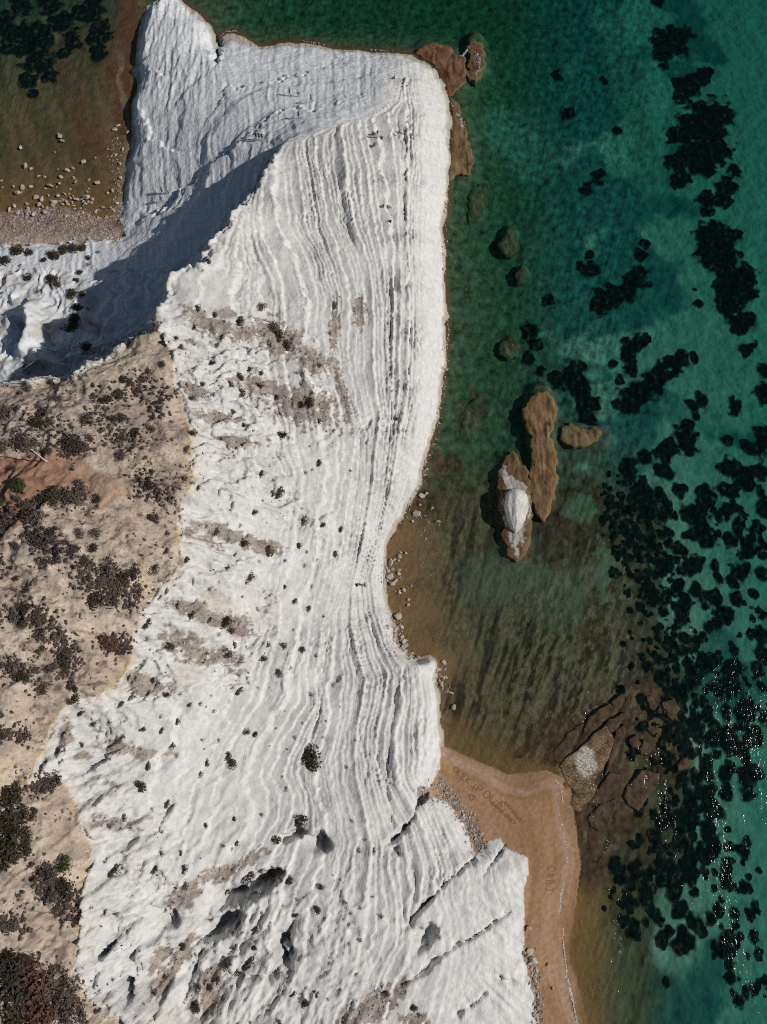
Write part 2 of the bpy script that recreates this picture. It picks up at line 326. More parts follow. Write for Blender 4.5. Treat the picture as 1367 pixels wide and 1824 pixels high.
amp_a *= np.where(in_poly(u, v, [(846,1532),(880,1480),(960,1520),(970,1700),(985,2000),(640,2000),(655,1780),(738,1746),(720,1660),(765,1605),(800,1570)]), 0.4, 1.0)
fineamp = 1.25 * sstep(-0.4, 0.3, fbm(x / 5, y / 12, 3, 53))
ra, la, fa = stairs(tw, 0.14, 0.44, 3, y, 0.65)
rb, lb, fb = stairs(tw + 0.012 * n3, 0.035, 0.10, 5, y, 0.6)
steps_m = -(ra * 2.9 * amp_a + rb * 3.0 * np.clip(amp_a, 0, 1.2) * fineamp)
riser = np.where(east, np.maximum(fa, 0.6 * fineamp * fb), 0.5)
layer = np.where(east, 0.65 * la + 0.35 * lb, 0.5)
dz = steps_m
dz = dz + np.where(east, 0.07 * (ridged(x / 1.1 + 0.6 * n2, y / 2.2, 4, 75, 0.62) ** 2 - 0.4) * (0.35 + 0.65 * riser) * sstep(770, 735, u), 0)      # chipped ledges
# weathered lumps, runnels and gullies on the white slope
wx = x + 1.8 * fbm(x / 6, y / 6, 2, 61); wy = y + 1.8 * fbm(x / 6, y / 6, 2, 67)
ca, sa = math.cos(math.radians(-24)), math.sin(math.radians(-24))
rx = wx * ca - wy * sa; ry = wx * sa + wy * ca                          # rx runs down the slope
lump = np.clip(ridged(rx / 6.0, ry / 3.0, 5, 71, 0.6), 0, 1.4) ** 1.4
low = sstep(1480, 1640, v) * sstep(720, 620, u)
dz = dz + np.where(east, (1.7 * rough + 0.85 * low + 0.05) * (lump - 0.5), 0)
dz = dz + np.where(east, (0.42 * rough + 0.14 * low + 0.05) * (ridged(x / 1.5 + n2, y / 1.2, 3, 81) - 0.5), 0)
al = x * 0.64 + y * 0.77; ac = x * 0.77 - y * 0.64
rill = sstep(1560, 1640, v) * sstep(560, 470, u) * sstep(170, 230, u)
dz = dz + np.where(east, 2.3 * rill * (ridged(ac / 3.4 + 0.5 * n1, al / 15, 3, 83) - 0.55), 0)
mid = sstep(1240, 1330, v) * sstep(1600, 1500, v) * sstep(460, 380, u)
dz = dz + np.where(east, 1.1 * mid * (ridged(ac / 3.0 + 0.6 * n1, al / 11, 3, 85) - 0.55), 0)
# lower right bluffs: oblique folded bedding
bx = (u - 880) * 0.75 + (v - 1680) * 0.66; by = (u - 880) * -0.66 + (v - 1680) * 0.75
blf = sstep(800, 880, u) * sstep(1540, 1620, v) * z_white
dz = dz + blf * (0.5 * ridged(bx / 90 + 0.6 * n1, by / 20, 2, 87) + 0.22 * ridged(bx / 70 + 0.4 * n1, by / 7, 2, 88) - 0.4)
# the bowl: ledges along the contour and fine runnels down the dip
bowl = z_head & (v < 480)
hh = h0 + 0.5 * n1
qc = np.linspace(0, 30, 9000); rs = np.random.RandomState(9); Tc = [0.0]
while Tc[-1] < 30: Tc.append(Tc[-1] + rs.choice([0.5, 0.8, 1.6, 2.6]))
Tc = np.array(Tc); ic = np.clip(np.searchsorted(Tc, qc, side='right') - 1, 0, len(Tc) - 2)
fc = (qc - Tc[ic]) / (Tc[ic + 1] - Tc[ic]); gc = np.where(fc < 0.25, fc * 2.6, 0.65 + (fc - 0.25) * 0.4667)
rc = (Tc[ic] + (Tc[ic + 1] - Tc[ic]) * gc) - qc
ledge = np.interp(hh, qc, rc)
dz = dz + np.where(bowl, ledge * 0.45 * sstep(0.8, 2.0, h0), 0)
run = -0.9 * np.abs(pn(u / 13 + 0.5 * n1, v / 150, 93)) + pn(u / 9 + 0.6 * n1 + 0.3 * n2, v / 120, 91) + 0.5 * pn(u / 3.6 + n1, v / 70, 92)
dz = dz + np.where(bowl, 0.21 * run * (0.5 + 0.8 * np.abs(n1)) + 0.05 * n3, 0)
horn = sstep(420, 330, u) * sstep(250, 120, v)
dz = dz + np.where(bowl, horn * 0.5 * (ridged((u + 0.2 * v) / 16, v / 60, 3, 95) - 0.5), 0)
# shaded badlands
bad = z_head & ~bowl
dz = dz + np.where(bad, 1.7 * (ridged(x / 5 + n1, y / 9, 4, 97) - 0.5) + 0.25 * n2, 0)
dv, _, _ = line_dist(u, v, [(62, 560), (68, 600), (50, 630)])
dz = dz + np.where(bad, 3.2 * np.exp(-(dv / 14) ** 2), 0)
dv, _, _ = line_dist(u, v, [(20, 575), (60, 570), (95, 590)])
dz = dz + np.where(bad, 1.0 * np.exp(-(dv / 12) ** 2), 0)
dv, _, _ = line_dist(u, v, [(75, 640), (85, 655), (60, 672)])
dz = dz + np.where(bad, 2.6 * np.exp(-(dv / 12) ** 2), 0)
# cracks, clefts and gullies: (points, left width, right width, depth); sun side wall is steep
GUL = [
 ([(722,160),(727,200),(722,240),(724,300),(720,350),(723,420)],3,2,.75),([(733,175),(737,212),(733,240),(731,300)],2.5,2,.5),([(728,430),(726,520),(729,600),(724,690)],3,2,.35),
 ([(722,1186),(706,1240),(700,1290),(694,1340),(690,1400),(699,1450),(696,1495)],7,3,.4),([(688,1507),(715,1486),(735,1460),(745,1432),(766,1406)],5,2.5,1.7),
 ([(846,1532),(800,1570),(765,1605),(728,1648)],6,2.5,1.7),([(930,1606),(858,1661),(796,1694),(738,1746),(655,1780)],5,2.5,1.2),([(885,1742),(905,1750),(935,1748)],6,4,1.2),([(868,1766),(840,1790),(810,1815)],6,3,.9),
 ([(720,1648),(748,1655),(765,1680),(735,1700)],18,7,1.4),([(905,1500),(885,1530),(862,1560)],5,3,.9),
 ([(386,108),(387,85),(388,58)],5,5,4.0),
 ([(520,1640),(500,1690),(515,1730)],12,4,1.6),([(410,1740),(450,1740),(500,1735)],12,4,1.6),
 ([(215,1740),(222,1765),(218,1790)],14,4,2.2),([(270,1610),(300,1640),(290,1660)],10,4,1.2),([(330,1700),(300,1760),(280,1820)],9,3,1.3),([(360,1690),(340,1750),(310,1824)],9,3,1.0),
 ([(170,1495),(230,1500),(280,1470),(310,1430)],12,4,1.1),([(410,790),(380,785),(350,795)],9,3,.8),([(620,760),(640,765),(665,745)],7,4,.6),([(590,1225),(600,1205),(612,1195)],10,4,.7),([(700,1500),(745,1570),(735,1620)],8,4,.3),
 ([(640,1300),(655,1360),(650,1420)],6,3,.25),
]
for pts, wl_, wr_, dep in GUL:
    m0 = np.array(pts); lo = m0.min(0) - 90; hi = m0.max(0) + 90
    s = np.nonzero((u > lo[0]) & (u < hi[0]) & (v > lo[1]) & (v < hi[1]) & z_white)[0]
    uu = uw[s] * 0.5 + u[s] * 0.5; vv = vw[s] * 0.5 + v[s] * 0.5
    d, sd, par = line_dist(uu, vv, pts)
    # "right" wall = the one standing on the sunward (east) side
    ex = uu - np.interp(par, np.linspace(0, 1, len(pts)), m0[:, 0])
    east_side = ex > 0
    w = np.where(east_side, wr_, wl_)
    taper = np.clip(np.minimum(par, 1 - par) * 6 + 0.35, 0, 1)
    w = w * np.clip(0.85 + 1.0 * fbm(x[s] / 1.8, y[s] / 1.8, 2, 65), 0.35, 2.0)
    dz[s] -= dep * taper * np.clip(0.8 + 0.9 * fbm(x[s] / 3, y[s] / 3, 2, 66), 0.15, 1.5) * np.exp(-(d / w) ** 1.5)
# hollows undercut from the east
for cu, cv, ru, rv, an, dep in ((566,1502,19,19,0,3.0),(518,1490,28,9,-8,2.2),(450,1580,58,19,-22,3.6),(408,1604,30,16,-15,2.0),(385,1652,52,17,-24,3.0),(300,1630,26,14,30,1.6),(222,1768,16,24,10,2.4),(508,1690,10,28,0,1.6),(700,1515,12,8,0,1.0),(760,1665,26,16,-40,1.6)):
    a_ = math.radians(an); du = uw - cu; dv_ = vw - cv
    q = ((du * math.cos(a_) + dv_ * math.sin(a_)) / ru) ** 2 + ((-du * math.sin(a_) + dv_ * math.cos(a_)) / rv) ** 2
    dz = dz - np.where(z_white, 1.35 * dep * np.exp(-q ** 3) * (0.55 + 0.45 * np.clip((du + ru) / (2 * ru), 0, 1)), 0)
# steps of the bowl with faces turned from the sun
for pts, st in (([(225,408),(262,392),(300,368),(340,330),(372,300),(402,272),(440,246),(480,226)],.9),([(236,362),(262,380),(300,376),(330,352)],.4),([(640,106),(560,126),(480,146),(405,158),(388,186),(372,215)],.6),([(620,178),(560,196),(505,196),(470,218),(430,250)],.6),([(243,186),(262,215),(270,245),(300,268),(330,278)],.7),([(262,120),(300,140)],.5)):
    s = np.nonzero(bowl)[0]
    d, sd, par = line_dist(uw[s], vw[s], pts)
    up = np.where(sd < 0, -1.0, 1.0) if pts[0][0] < pts[-1][0] else np.where(sd > 0, -1.0, 1.0)
    taper = np.clip(np.minimum(par, 1 - par) * 5, 0, 1)
    dz[s] += st * taper * 0.5 * up * np.tanh(d / 2.0) * np.exp(-d / 28)
dr_, _, _ = line_dist(u, v, [(p[0], p[1]) for p in RIDGE])
dz = dz + np.where(z_white, 0.95 * fbm(x / 2.2, y / 2.2, 4, 63) * np.exp(-(dr_ / 12) ** 2) * (u < 505), 0)
dz = np.where(z_white & (u > 480) & (v < 270), dz * (0.15 + 0.85 * sstep(0, 18, dr_)), dz)
# other ground
dz = dz + np.where(z_tan, 0.7 * n1 + 0.3 * n2 + 0.08 * n3 + 1.1 * (ridged(x / 8 + n1, y / 6, 4, 99) - 0.6) * sstep(310, 220, u), 0)
for cu, cv, a_, dd in ((75,1630,0,1.2),(100,1640,0,.8),(20,1325,0,.9),(165,930,0,.5),(150,1130,0,1.0),(60,1190,0,.9),(185,1815,0,1.6)):
    q = ((u - cu) / 24) ** 2 + ((v - cv - 0.2 * (u - cu)) / 4) ** 2
    dz = dz - np.where(z_tan, dd * np.exp(-q), 0)
dz = dz + np.where(z_shing, 0.12 * n2 + 0.1 * n3, 0)
dd, ss, _ = line_dist(u, v, [(-100,446),(0,439),(100,432),(215,421)])
dz = dz + np.where(z_shing | bad, -0.5 * np.exp(-((v - np.interp(u, [-100, 0, 100, 215], [446, 439, 432, 421]) + 3) / 4) ** 2), 0)
dz = dz + np.where(z_beach, 0.05 * n1 + 0.015 * n3, 0)
sea_rock = sstep(1150, 950, u) * sstep(-0.1, -0.6, h0)
dz = dz + np.where(z_sea, 0.2 * n2 * np.clip(-h0, 0, 1) + 0.28 * n1 * np.clip(-h0 - .4, 0, 1) + 0.3 * (ridged((u + 0.3 * v) / 13, v / 60, 3, 103) - 0.5) * np.clip(-h0 - .15, 0, .6) * sstep(1250, 1100, u), 0)
drim, _, _ = line_dist(u + 4 * n2 + 2 * n3, v + 4 * n3, TAN[8:])
near_rim = sstep(1, 12, drim) * 0.9 + 0.1
dz = np.where((z_tan | east) & (v > 570), dz * near_rim, dz)
z = h0 + dz
for pts, wd, top in (([(962,708),(972,760),(966,830),(960,890)],26,-.3),([(905,830),(912,900),(920,985)],26,-.3),([(1005,775),(1070,782)],24,-.45),([(760,95),(800,110),(815,150)],22,-.4),([(845,85),(852,130)],20,-.5),([(812,190),(830,260),(822,320)],20,-.35),([(850,345),(848,380)],14,-.95),([(908,420),(905,440)],14,-.95),([(838,740),(832,775)],16,-.75),([(908,615),(910,620)],14,-.9),([(930,485),(932,488)],10,-1.0),([(1000,1330),(1060,1360),(1100,1420)],60,-.32),([(1140,1250),(1165,1290),(1200,1340)],46,-.34)):
    d_, _, _ = line_dist(u, v, pts); k_ = np.exp(-(d_ / wd) ** 4)
    z = np.where(z_sea & (z < top), z + (top - z) * k_, z)
z = np.where(z_sea, np.minimum(z, -0.03 - 0.03 * np.clip(-h0, 0, 1)), z)
# strips of brown shelf awash along the foot of the cliff
Z = H0.copy(); Z[idx] = z
def height_at(px, py): return bilin(Z, (np.asarray(px, float) - GX0) / CELL, (np.asarray(py, float) - GY0) / CELL)
def ground(u_, v_):
    """first point of the ground on the sight line through photograph pixel (u, v)"""
    u_ = np.atleast_1d(np.asarray(u_, float)); v_ = np.atleast_1d(np.asarray(v_, float))
    hs = np.arange(36, -8, -0.2)
    gx, gy = unproject(u_[:, None], v_[:, None], hs[None, :])
    g = height_at(gx, gy)
    hit = g >= hs[None, :]
    k = np.where(hit.any(1), hit.argmax(1), len(hs) - 1)
    r = np.arange(len(u_))
    return gx[r, k], gy[r, k], g[r, k]

# ------------------------------------------------------------------ fine ground: what it is made of (colour of the stuff itself)
C = np.zeros(u.shape + (3,))
marl = np.array((0.82, 0.80, 0.77))
cw = np.repeat(marl[None, :], len(u), 0)
cw = cw * (0.93 + 0.09 * layer)[:, None]
cw = mixc(cw, (0.585, 0.57, 0.555), np.where(east, (1 - riser) * (0.26 + 0.46 * sstep(0.25, 0.8, layer)) * np.clip(0.9 + 0.9 * fbm(x / 3, y / 6, 3, 113), 0.2, 1.5) * sstep(760, 725, u + 0.0 * v), 0))      # dust lying on the treads
cw = mixc(cw, (0.60, 0.575, 0.55), 0.4 * sstep(0.0, 0.8, fbm(x / 3, y / 9, 4, 111) + 0.1) * (0.5 + 0.5 * rough))      # grey dust
cw = mixc(cw, (0.85, 0.865, 0.885), 0.9 * z_head * (1 - sstep(700, 760, u) * sstep(85, 142, v)) * (1 - 0.6 * sstep(630, 705, u)))                                # bowl marl painted paler and bluer to make up for weak skylight
cw = mixc(cw, (0.70, 0.60, 0.47), 0.5 * sstep(0.25, 0.8, fbm(x / 7, y / 7, 4, 121)) * rough)
DIRT = [(375,582,46,16,18),(432,592,42,15,10),(498,605,58,32,28),(560,645,36,20,20),(470,690,64,18,10),(540,722,66,38,18),(596,590,9,60,4),(612,705,9,55,-14),(388,746,48,10,8),(405,952,64,13,15),(465,975,42,13,10),(356,1092,58,14,14),(412,1112,42,20,20),(338,1152,52,22,20),(398,1168,34,18,10),(258,1216,48,20,15),(230,1335,62,13,8),(200,1466,42,14,5),(385,1556,34,12,-25),(330,1592,32,20,-40),(430,1540,54,11,-32),(665,1790,66,24,-32),(375,1765,26,52,30),(325,1702,12,44,30),(738,1815,28,14,0),(300,1740,14,36,35),(410,560,24,8,0),(350,560,26,10,30),(290,1700,12,30,30),(640,560,12,30,0),(480,1560,30,10,-30),(350,700,30,12,15),(330,950,16,10,0),(430,790,40,10,8),(120,1310,14,30,10),(760,1415,20,16,0),(150,1345,20,8,0)]
dirt = np.full(len(u), -1.0)
for cu, cv, ru, rv, an in DIRT:
    s = np.nonzero((np.abs(u - cu) < 110) & (np.abs(v - cv) < 110))[0]
    a_ = math.radians(an); du = u[s] - cu; dv_ = v[s] - cv
    e = 1 - np.hypot((du * math.cos(a_) + dv_ * math.sin(a_)) / ru, (-du * math.sin(a_) + dv_ * math.cos(a_)) / rv)
    dirt[s] = np.maximum(dirt[s], e)
dirt = np.maximum(dirt, -0.62 + 0.85 * rough * fbm(x / 7, y / 2.6, 4, 137) * sstep(600, 520, u))
dirt_n = dirt + 0.45 * n2 + 0.5 * fbm(x / 0.8, y / 0.8, 3, 131) - 0.35 * riser + 0.12
dirt_m = sstep(-0.02, 0.22, dirt_n) * (dirt > -0.5) * z_white
litter = np.clip(fbm(x / 1.2, y / 1.2, 3, 133) + 0.5, 0, 1)
cdirt = lerp(np.array((0.26, 0.205, 0.165)), np.array((0.44, 0.37, 0.31)), litter[:, None])
cw = cw + (cdirt - cw) * (0.88 * dirt_m)[:, None]
speck = sstep(0.42, 0.62, fbm(x / 0.7, y / 0.7, 2, 141)) * rough
cw = mixc(cw, (0.30, 0.27, 0.24), 0.5 * speck * east)
# tidal stain near the water
cw = mixc(cw, (0.50, 0.44, 0.34), 0.85 * sstep(0.9, 0.25, h0 + 0.25 * n2 + dz * 0.3))
# ochre rim
cw = mixc(cw, (0.70, 0.57, 0.38), 0.5 * sstep(8, 1, drim + 9 * n2 + 8 * n1 + 2) * (v > 600))
cw = mixc(cw, (0.80, 0.74, 0.64), 0.5 * sstep(26, 6, drim + 8 * n1) * (v > 590))
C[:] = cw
# ochre plateau
ct = lerp(np.array((0.545, 0.43, 0.335)), np.array((0.66, 0.54, 0.43)), sstep(-.4, .5, n1)[:, None])
ct = mixc(ct, (0.70, 0.57, 0.41), sstep(0.2, 0.7, fbm(x / 11, y / 11, 4, 151)))
ct = mixc(ct, (0.66, 0.46, 0.20), 0.6 * sstep(11, 2, drim + 10 * n2 + 10 * n1 + 3) * (v > 600))
ct = mixc(ct, (0.34, 0.265, 0.21), 0.55 * sstep(0.15, 0.55, fbm(x / 2.2, y / 2.2, 4, 161) + 0.25 * n1))
belt = fbm(x / 8, y / 8, 3, 173)
ct = mixc(ct, (0.24, 0.19, 0.16), 0.6 * sstep(0.2, 0.5, fbm(x / 0.9, y / 0.9, 3, 171) + 0.45 * belt))
ct = mixc(ct, (0.13, 0.10, 0.085), 0.8 * sstep(0.45, 0.62, fbm(x / 0.8, y / 0.8, 3, 177) + 0.4 * belt))
ct = mixc(ct, (0.74, 0.64, 0.52), 0.6 * sstep(0.35, 0.6, fbm(x / 1.6, y / 1.6, 3, 179)))
ct = mixc(ct, (0.62, 0.52, 0.40), 0.5 * sstep(690, 640, v))
RED = [(-80,815),(30,812),(110,800),(150,805),(170,840),(215,855),(222,870),(195,905),(180,912),(165,885),(120,878),(80,905),(45,935),(0,962),(-80,975)]
red = in_poly(uw, vw, RED)
cr = lerp(np.array((0.42, 0.24, 0.16)), np.array((0.52, 0.36, 0.265)), sstep(80, 220, u + 20 * n1)[:, None])
cr = mixc(cr, (0.2, 0.11, 0.07), 0.6 * sstep(0.35, 0.6, fbm(x / 1.4, y / 1.4, 3, 175)) * sstep(120, 60, u))
ct = np.where(red[:, None], cr, ct)
C = np.where(z_tan[:, None], ct, C)
# shingle strip
csh = lerp(np.array((0.38, 0.27, 0.20)), np.array((0.52, 0.42, 0.34)), sstep(395, 432, v + 6 * n1)[:, None])
csh = mixc(csh, (0.32, 0.24, 0.22), sstep(0.0, 0.5, n1) * sstep(410, 385, v))
csh = csh * (1 + 0.5 * fbm(x / 0.6, y / 0.6, 2, 181))[:, None]
C = np.where(z_shing[:, None], np.clip(csh, 0.03, 1), C)
# badlands below the rim: earth among the marl
bm = (0.55 * sstep(-0.1, 0.5, fbm(x / 3.5, y / 3.5, 4, 191)) * sstep(240, 160, u)) * bad
C = mixc(C, (0.47, 0.41, 0.35), bm)
# beach
cb = lerp(np.array((0.43, 0.25, 0.135)), np.array((0.50, 0.305, 0.175)), sstep(-.5, .5, n1)[:, None])
cb = mixc(cb, (0.46, 0.37, 0.31), 0.8 * sstep(0.1, 0.5, fbm(x / 3, y / 3, 4, 201)) * sstep(26, 4, line_dist(u, v, [(775,1372),(790,1410),(835,1470),(855,1515)])[0]))
dsb, _, _ = line_dist(u, v, SHORE_B)
cb = mixc(cb, (0.52, 0.34, 0.25), 0.7 * sstep(12, 3, np.abs(dsb - 8)) * (h0 > 0))
cb = mixc(cb, (0.28, 0.145, 0.06), 0.8 * sstep(0.0, -0.25, z))
cb = mixc(cb, (0.36, 0.19, 0.085), 0.55 * sstep(0.1, 0.5, fbm(dsb / 14, (u + v) / 160, 3, 207)) )
cb = cb * (1 + 0.22 * fbm(x / 0.6, y / 0.6, 3, 205))[:, None]
C = np.where(z_beach[:, None], cb, C)
# sea floor
deep = sstep(-1.3, -3.0, h0)
pale = np.array((0.29, 0.325, 0.24)); alga_scatter = np.array((0.055, 0.145, 0.125)); olive = np.array((0.12, 0.085, 0.045)); brown = np.array((0.085, 0.048, 0.026))  # deep alga colour has the water's scattered teal light mixed in
cs = lerp(olive, alga_scatter, sstep(-1.2, -3.0, h0)[:, None])
nearE = sstep(1050, 880, u) * sstep(900, 780, v)
cs = mixc(cs, (0.066, 0.105, 0.05), nearE)
sand_e = sstep(-0.05, 0.35, fbm(x / 16, y / 16, 4, 211) + (u - 1120) / 260 - 0.25 * sstep(820, 1000, v))
cs = cs + (pale - cs) * (sand_e * sstep(880, 1000, u))[:, None]
cs = mixc(cs, (0.16, 0.22, 0.16), 0.8 * np.clip(sstep(60, 20, line_dist(u, v, [(905,230),(945,280)])[0]) + sstep(40, 10, line_dist(u, v, [(1080,20),(1110,140),(1150,240),(1160,330)])[0]), 0, 1))
mott = fbm(x / 1.6, y / 1.6, 4, 221)
cs = cs * (1 + (0.55 * sstep(1250, 1050, u) + 0.15) * mott)[:, None]
cs = mixc(cs, (0.13, 0.155, 0.08), 0.45 * sstep(0.3, 0.6, fbm(x / 0.9, y / 0.9, 2, 225)) * sstep(1150, 950, u) * sstep(1200, 700, v))
# cove: combed streaks of weed on sand
cove = sstep(860, 960, v) * sstep(1180, 1080, u) * (u > 640)
su = u + 0.32 * (v - 1100) + 5 * n1; streak = fbm(su / 15, v / 150, 4, 231)
ccove = lerp(np.array((0.18, 0.125, 0.065)), np.array((0.06, 0.042, 0.022)), sstep(-.1, .3, streak + 0.35 * mott)[:, None])
ccove = ccove * (1 + 0.5 * fbm(x / 0.7, y / 1.1, 3, 233))[:, None]
ccove = mixc(ccove, (0.26, 0.155, 0.075), sstep(100, 20, line_dist(u, v, [(700,960),(715,1060),(735,1130),(760,1170)])[0] + 25 * n1))
ccove = mixc(ccove, (0.24, 0.145, 0.055), 0.8 * sstep(75, 15, line_dist(u, v, [(790,1330),(870,1360),(960,1380)])[0] + 18 * n1))
ccove = mixc(ccove, (0.14, 0.145, 0.09), sstep(80, 30, line_dist(u, v, [(880,1040),(940,1020),(1000,1060)])[0] + 18 * n1) * 0.8)
cs = cs + (ccove - cs) * cove[:, None]
BR = [(1000,935,75,35,10),(1060,900,45,35,20),(1100,960,30,50,0),(1085,1060,30,40,0),(985,985,55,25,0),(1060,1130,26,60,10),(1130,1080,22,60,0),(760,890,20,30,0),(800,830,30,25,0),(845,730,20,35,20),(825,760,14,22,0),(1140,1200,30,40,0),(1060,1420,70,60,-40),(1090,1290,60,50,-40),(1020,1500,40,60,20),(1000,1310,30,50,35),(1060,1540,50,40,0),(1120,1560,40,40,0),(1130,1480,60,40,0),(1150,950,35,80,0),(1150,1100,35,80,0),(1172,1250,40,80,0),(1190,1390,45,80,0),(1150,1530,40,40,0),(960,1300,12,30,35),(930,1340,26,10,-30),(1010,880,40,14,0),(910,615,20,14,0),(1165,1000,20,70,0)]
brm = np.zeros(len(u)) - 1
for cu, cv, ru, rv, an in BR:
    a_ = math.radians(an); du = u - cu; dv_ = v - cv
    brm = np.maximum(brm, 1 - np.hypot((du * math.cos(a_) + dv_ * math.sin(a_)) / ru, (-du * math.sin(a_) + dv_ * math.cos(a_)) / rv))
brs = sstep(-0.05, 0.2, brm + 0.5 * n2 + 0.25 * mott)
cs = cs + (brown * (1.15 + 0.7 * n3[:, None] + 0.7 * mott[:, None]) - cs) * (0.85 * brs * (u > 640))[:, None]
cs = mixc(cs, (0.14, 0.175, 0.10), 0.9 * sstep(0, 0.3, 1 - np.hypot((u - 1040) / 34, (v - 905) / 30) + 0.6 * n2))
cs = mixc(cs, (0.14, 0.17, 0.10), 0.9 * sstep(0, 0.3, 1 - np.hypot((u - 1080) / 26, (v - 1015) / 55) + 0.6 * n2))
crust = sstep(0.22, 0.36, fbm((u + 0.35 * v) / 12, v / 24, 4, 241, .6)) * sstep(840, 960, u) * sstep(1180, 1120, u) * sstep(960, 1040, v) * sstep(1330, 1280, v)
cs = mixc(cs, (0.26, 0.18, 0.11), 0.7 * crust)
# south-east: sand falling away from the beach
se = sstep(1540, 1620, v) * sstep(1180, 1060, u) * (u > 960)
cs = cs + (lerp(np.array((0.25, 0.135, 0.05)), np.array((0.145, 0.12, 0.062)), sstep(1030, 1130, u + 10 * n1)[:, None]) - cs) * se[:, None]
cs = mixc(cs, (0.07, 0.055, 0.02), 0.8 * sstep(0, .3, 1 - np.hypot((u - 1110 - (v - 1660) * .3) / 16, (v - 1640) / 60) + .6 * n2))
# north-west lagoon
lag = (u < 262) & (v < 420)
su = u - 0.22 * (v - 200) + 10 * n1
cl = lerp(np.array((0.20, 0.125, 0.06)), np.array((0.125, 0.09, 0.042)), sstep(-.3, .4, fbm(su / 26, v / 160, 4, 251))[:, None])
cl = mixc(cl, (0.25, 0.15, 0.062), sstep(260, 380, v) * 0.8)
cl = mixc(cl, (0.15, 0.075, 0.042), 0.85 * sstep(34, 8, line_dist(u, v, [(105,90),(130,160),(165,260)])[0] + 12 * n2))
cl = mixc(cl, (0.16, 0.075, 0.038), sstep(30, 10, line_dist(u, v, [(215,-20),(222,60),(212,120),(225,190),(228,240)])[0] + 10 * n2))
cl = mixc(cl, (0.34, 0.25, 0.15), 0.7 * sstep(7, 2, np.abs(su - 236 + 0.1 * (v - 100)) + 3 * n2) * sstep(60, 130, v))
cl = mixc(cl, (0.07, 0.09, 0.05), 0.8 * sstep(70, 0, v + 30 * n1) * (u < 210))
cl = mixc(cl, (0.36, 0.29, 0.19), 0.6 * sstep(20, 4, 232 - 0.0 * u - u + np.interp(v, [250, 400], [5, -22])) * (v > 240))
cs = np.where(lag[:, None], cl * (1 + 0.25 * mott)[:, None], cs)
# brown weed fringe at the foot of the headland
dfr = np.minimum(line_dist(u, v, SHORE_N)[0], line_dist(u, v, SHORE_E)[0])
cs = mixc(cs, (0.15, 0.075, 0.035), 0.85 * sstep(11, 4, dfr + 6 * n2) * (v < 960))
C = np.where(z_sea[:, None], np.clip(cs, 0.004, 1), C)
C = np.clip(C, 0.004, 0.95)

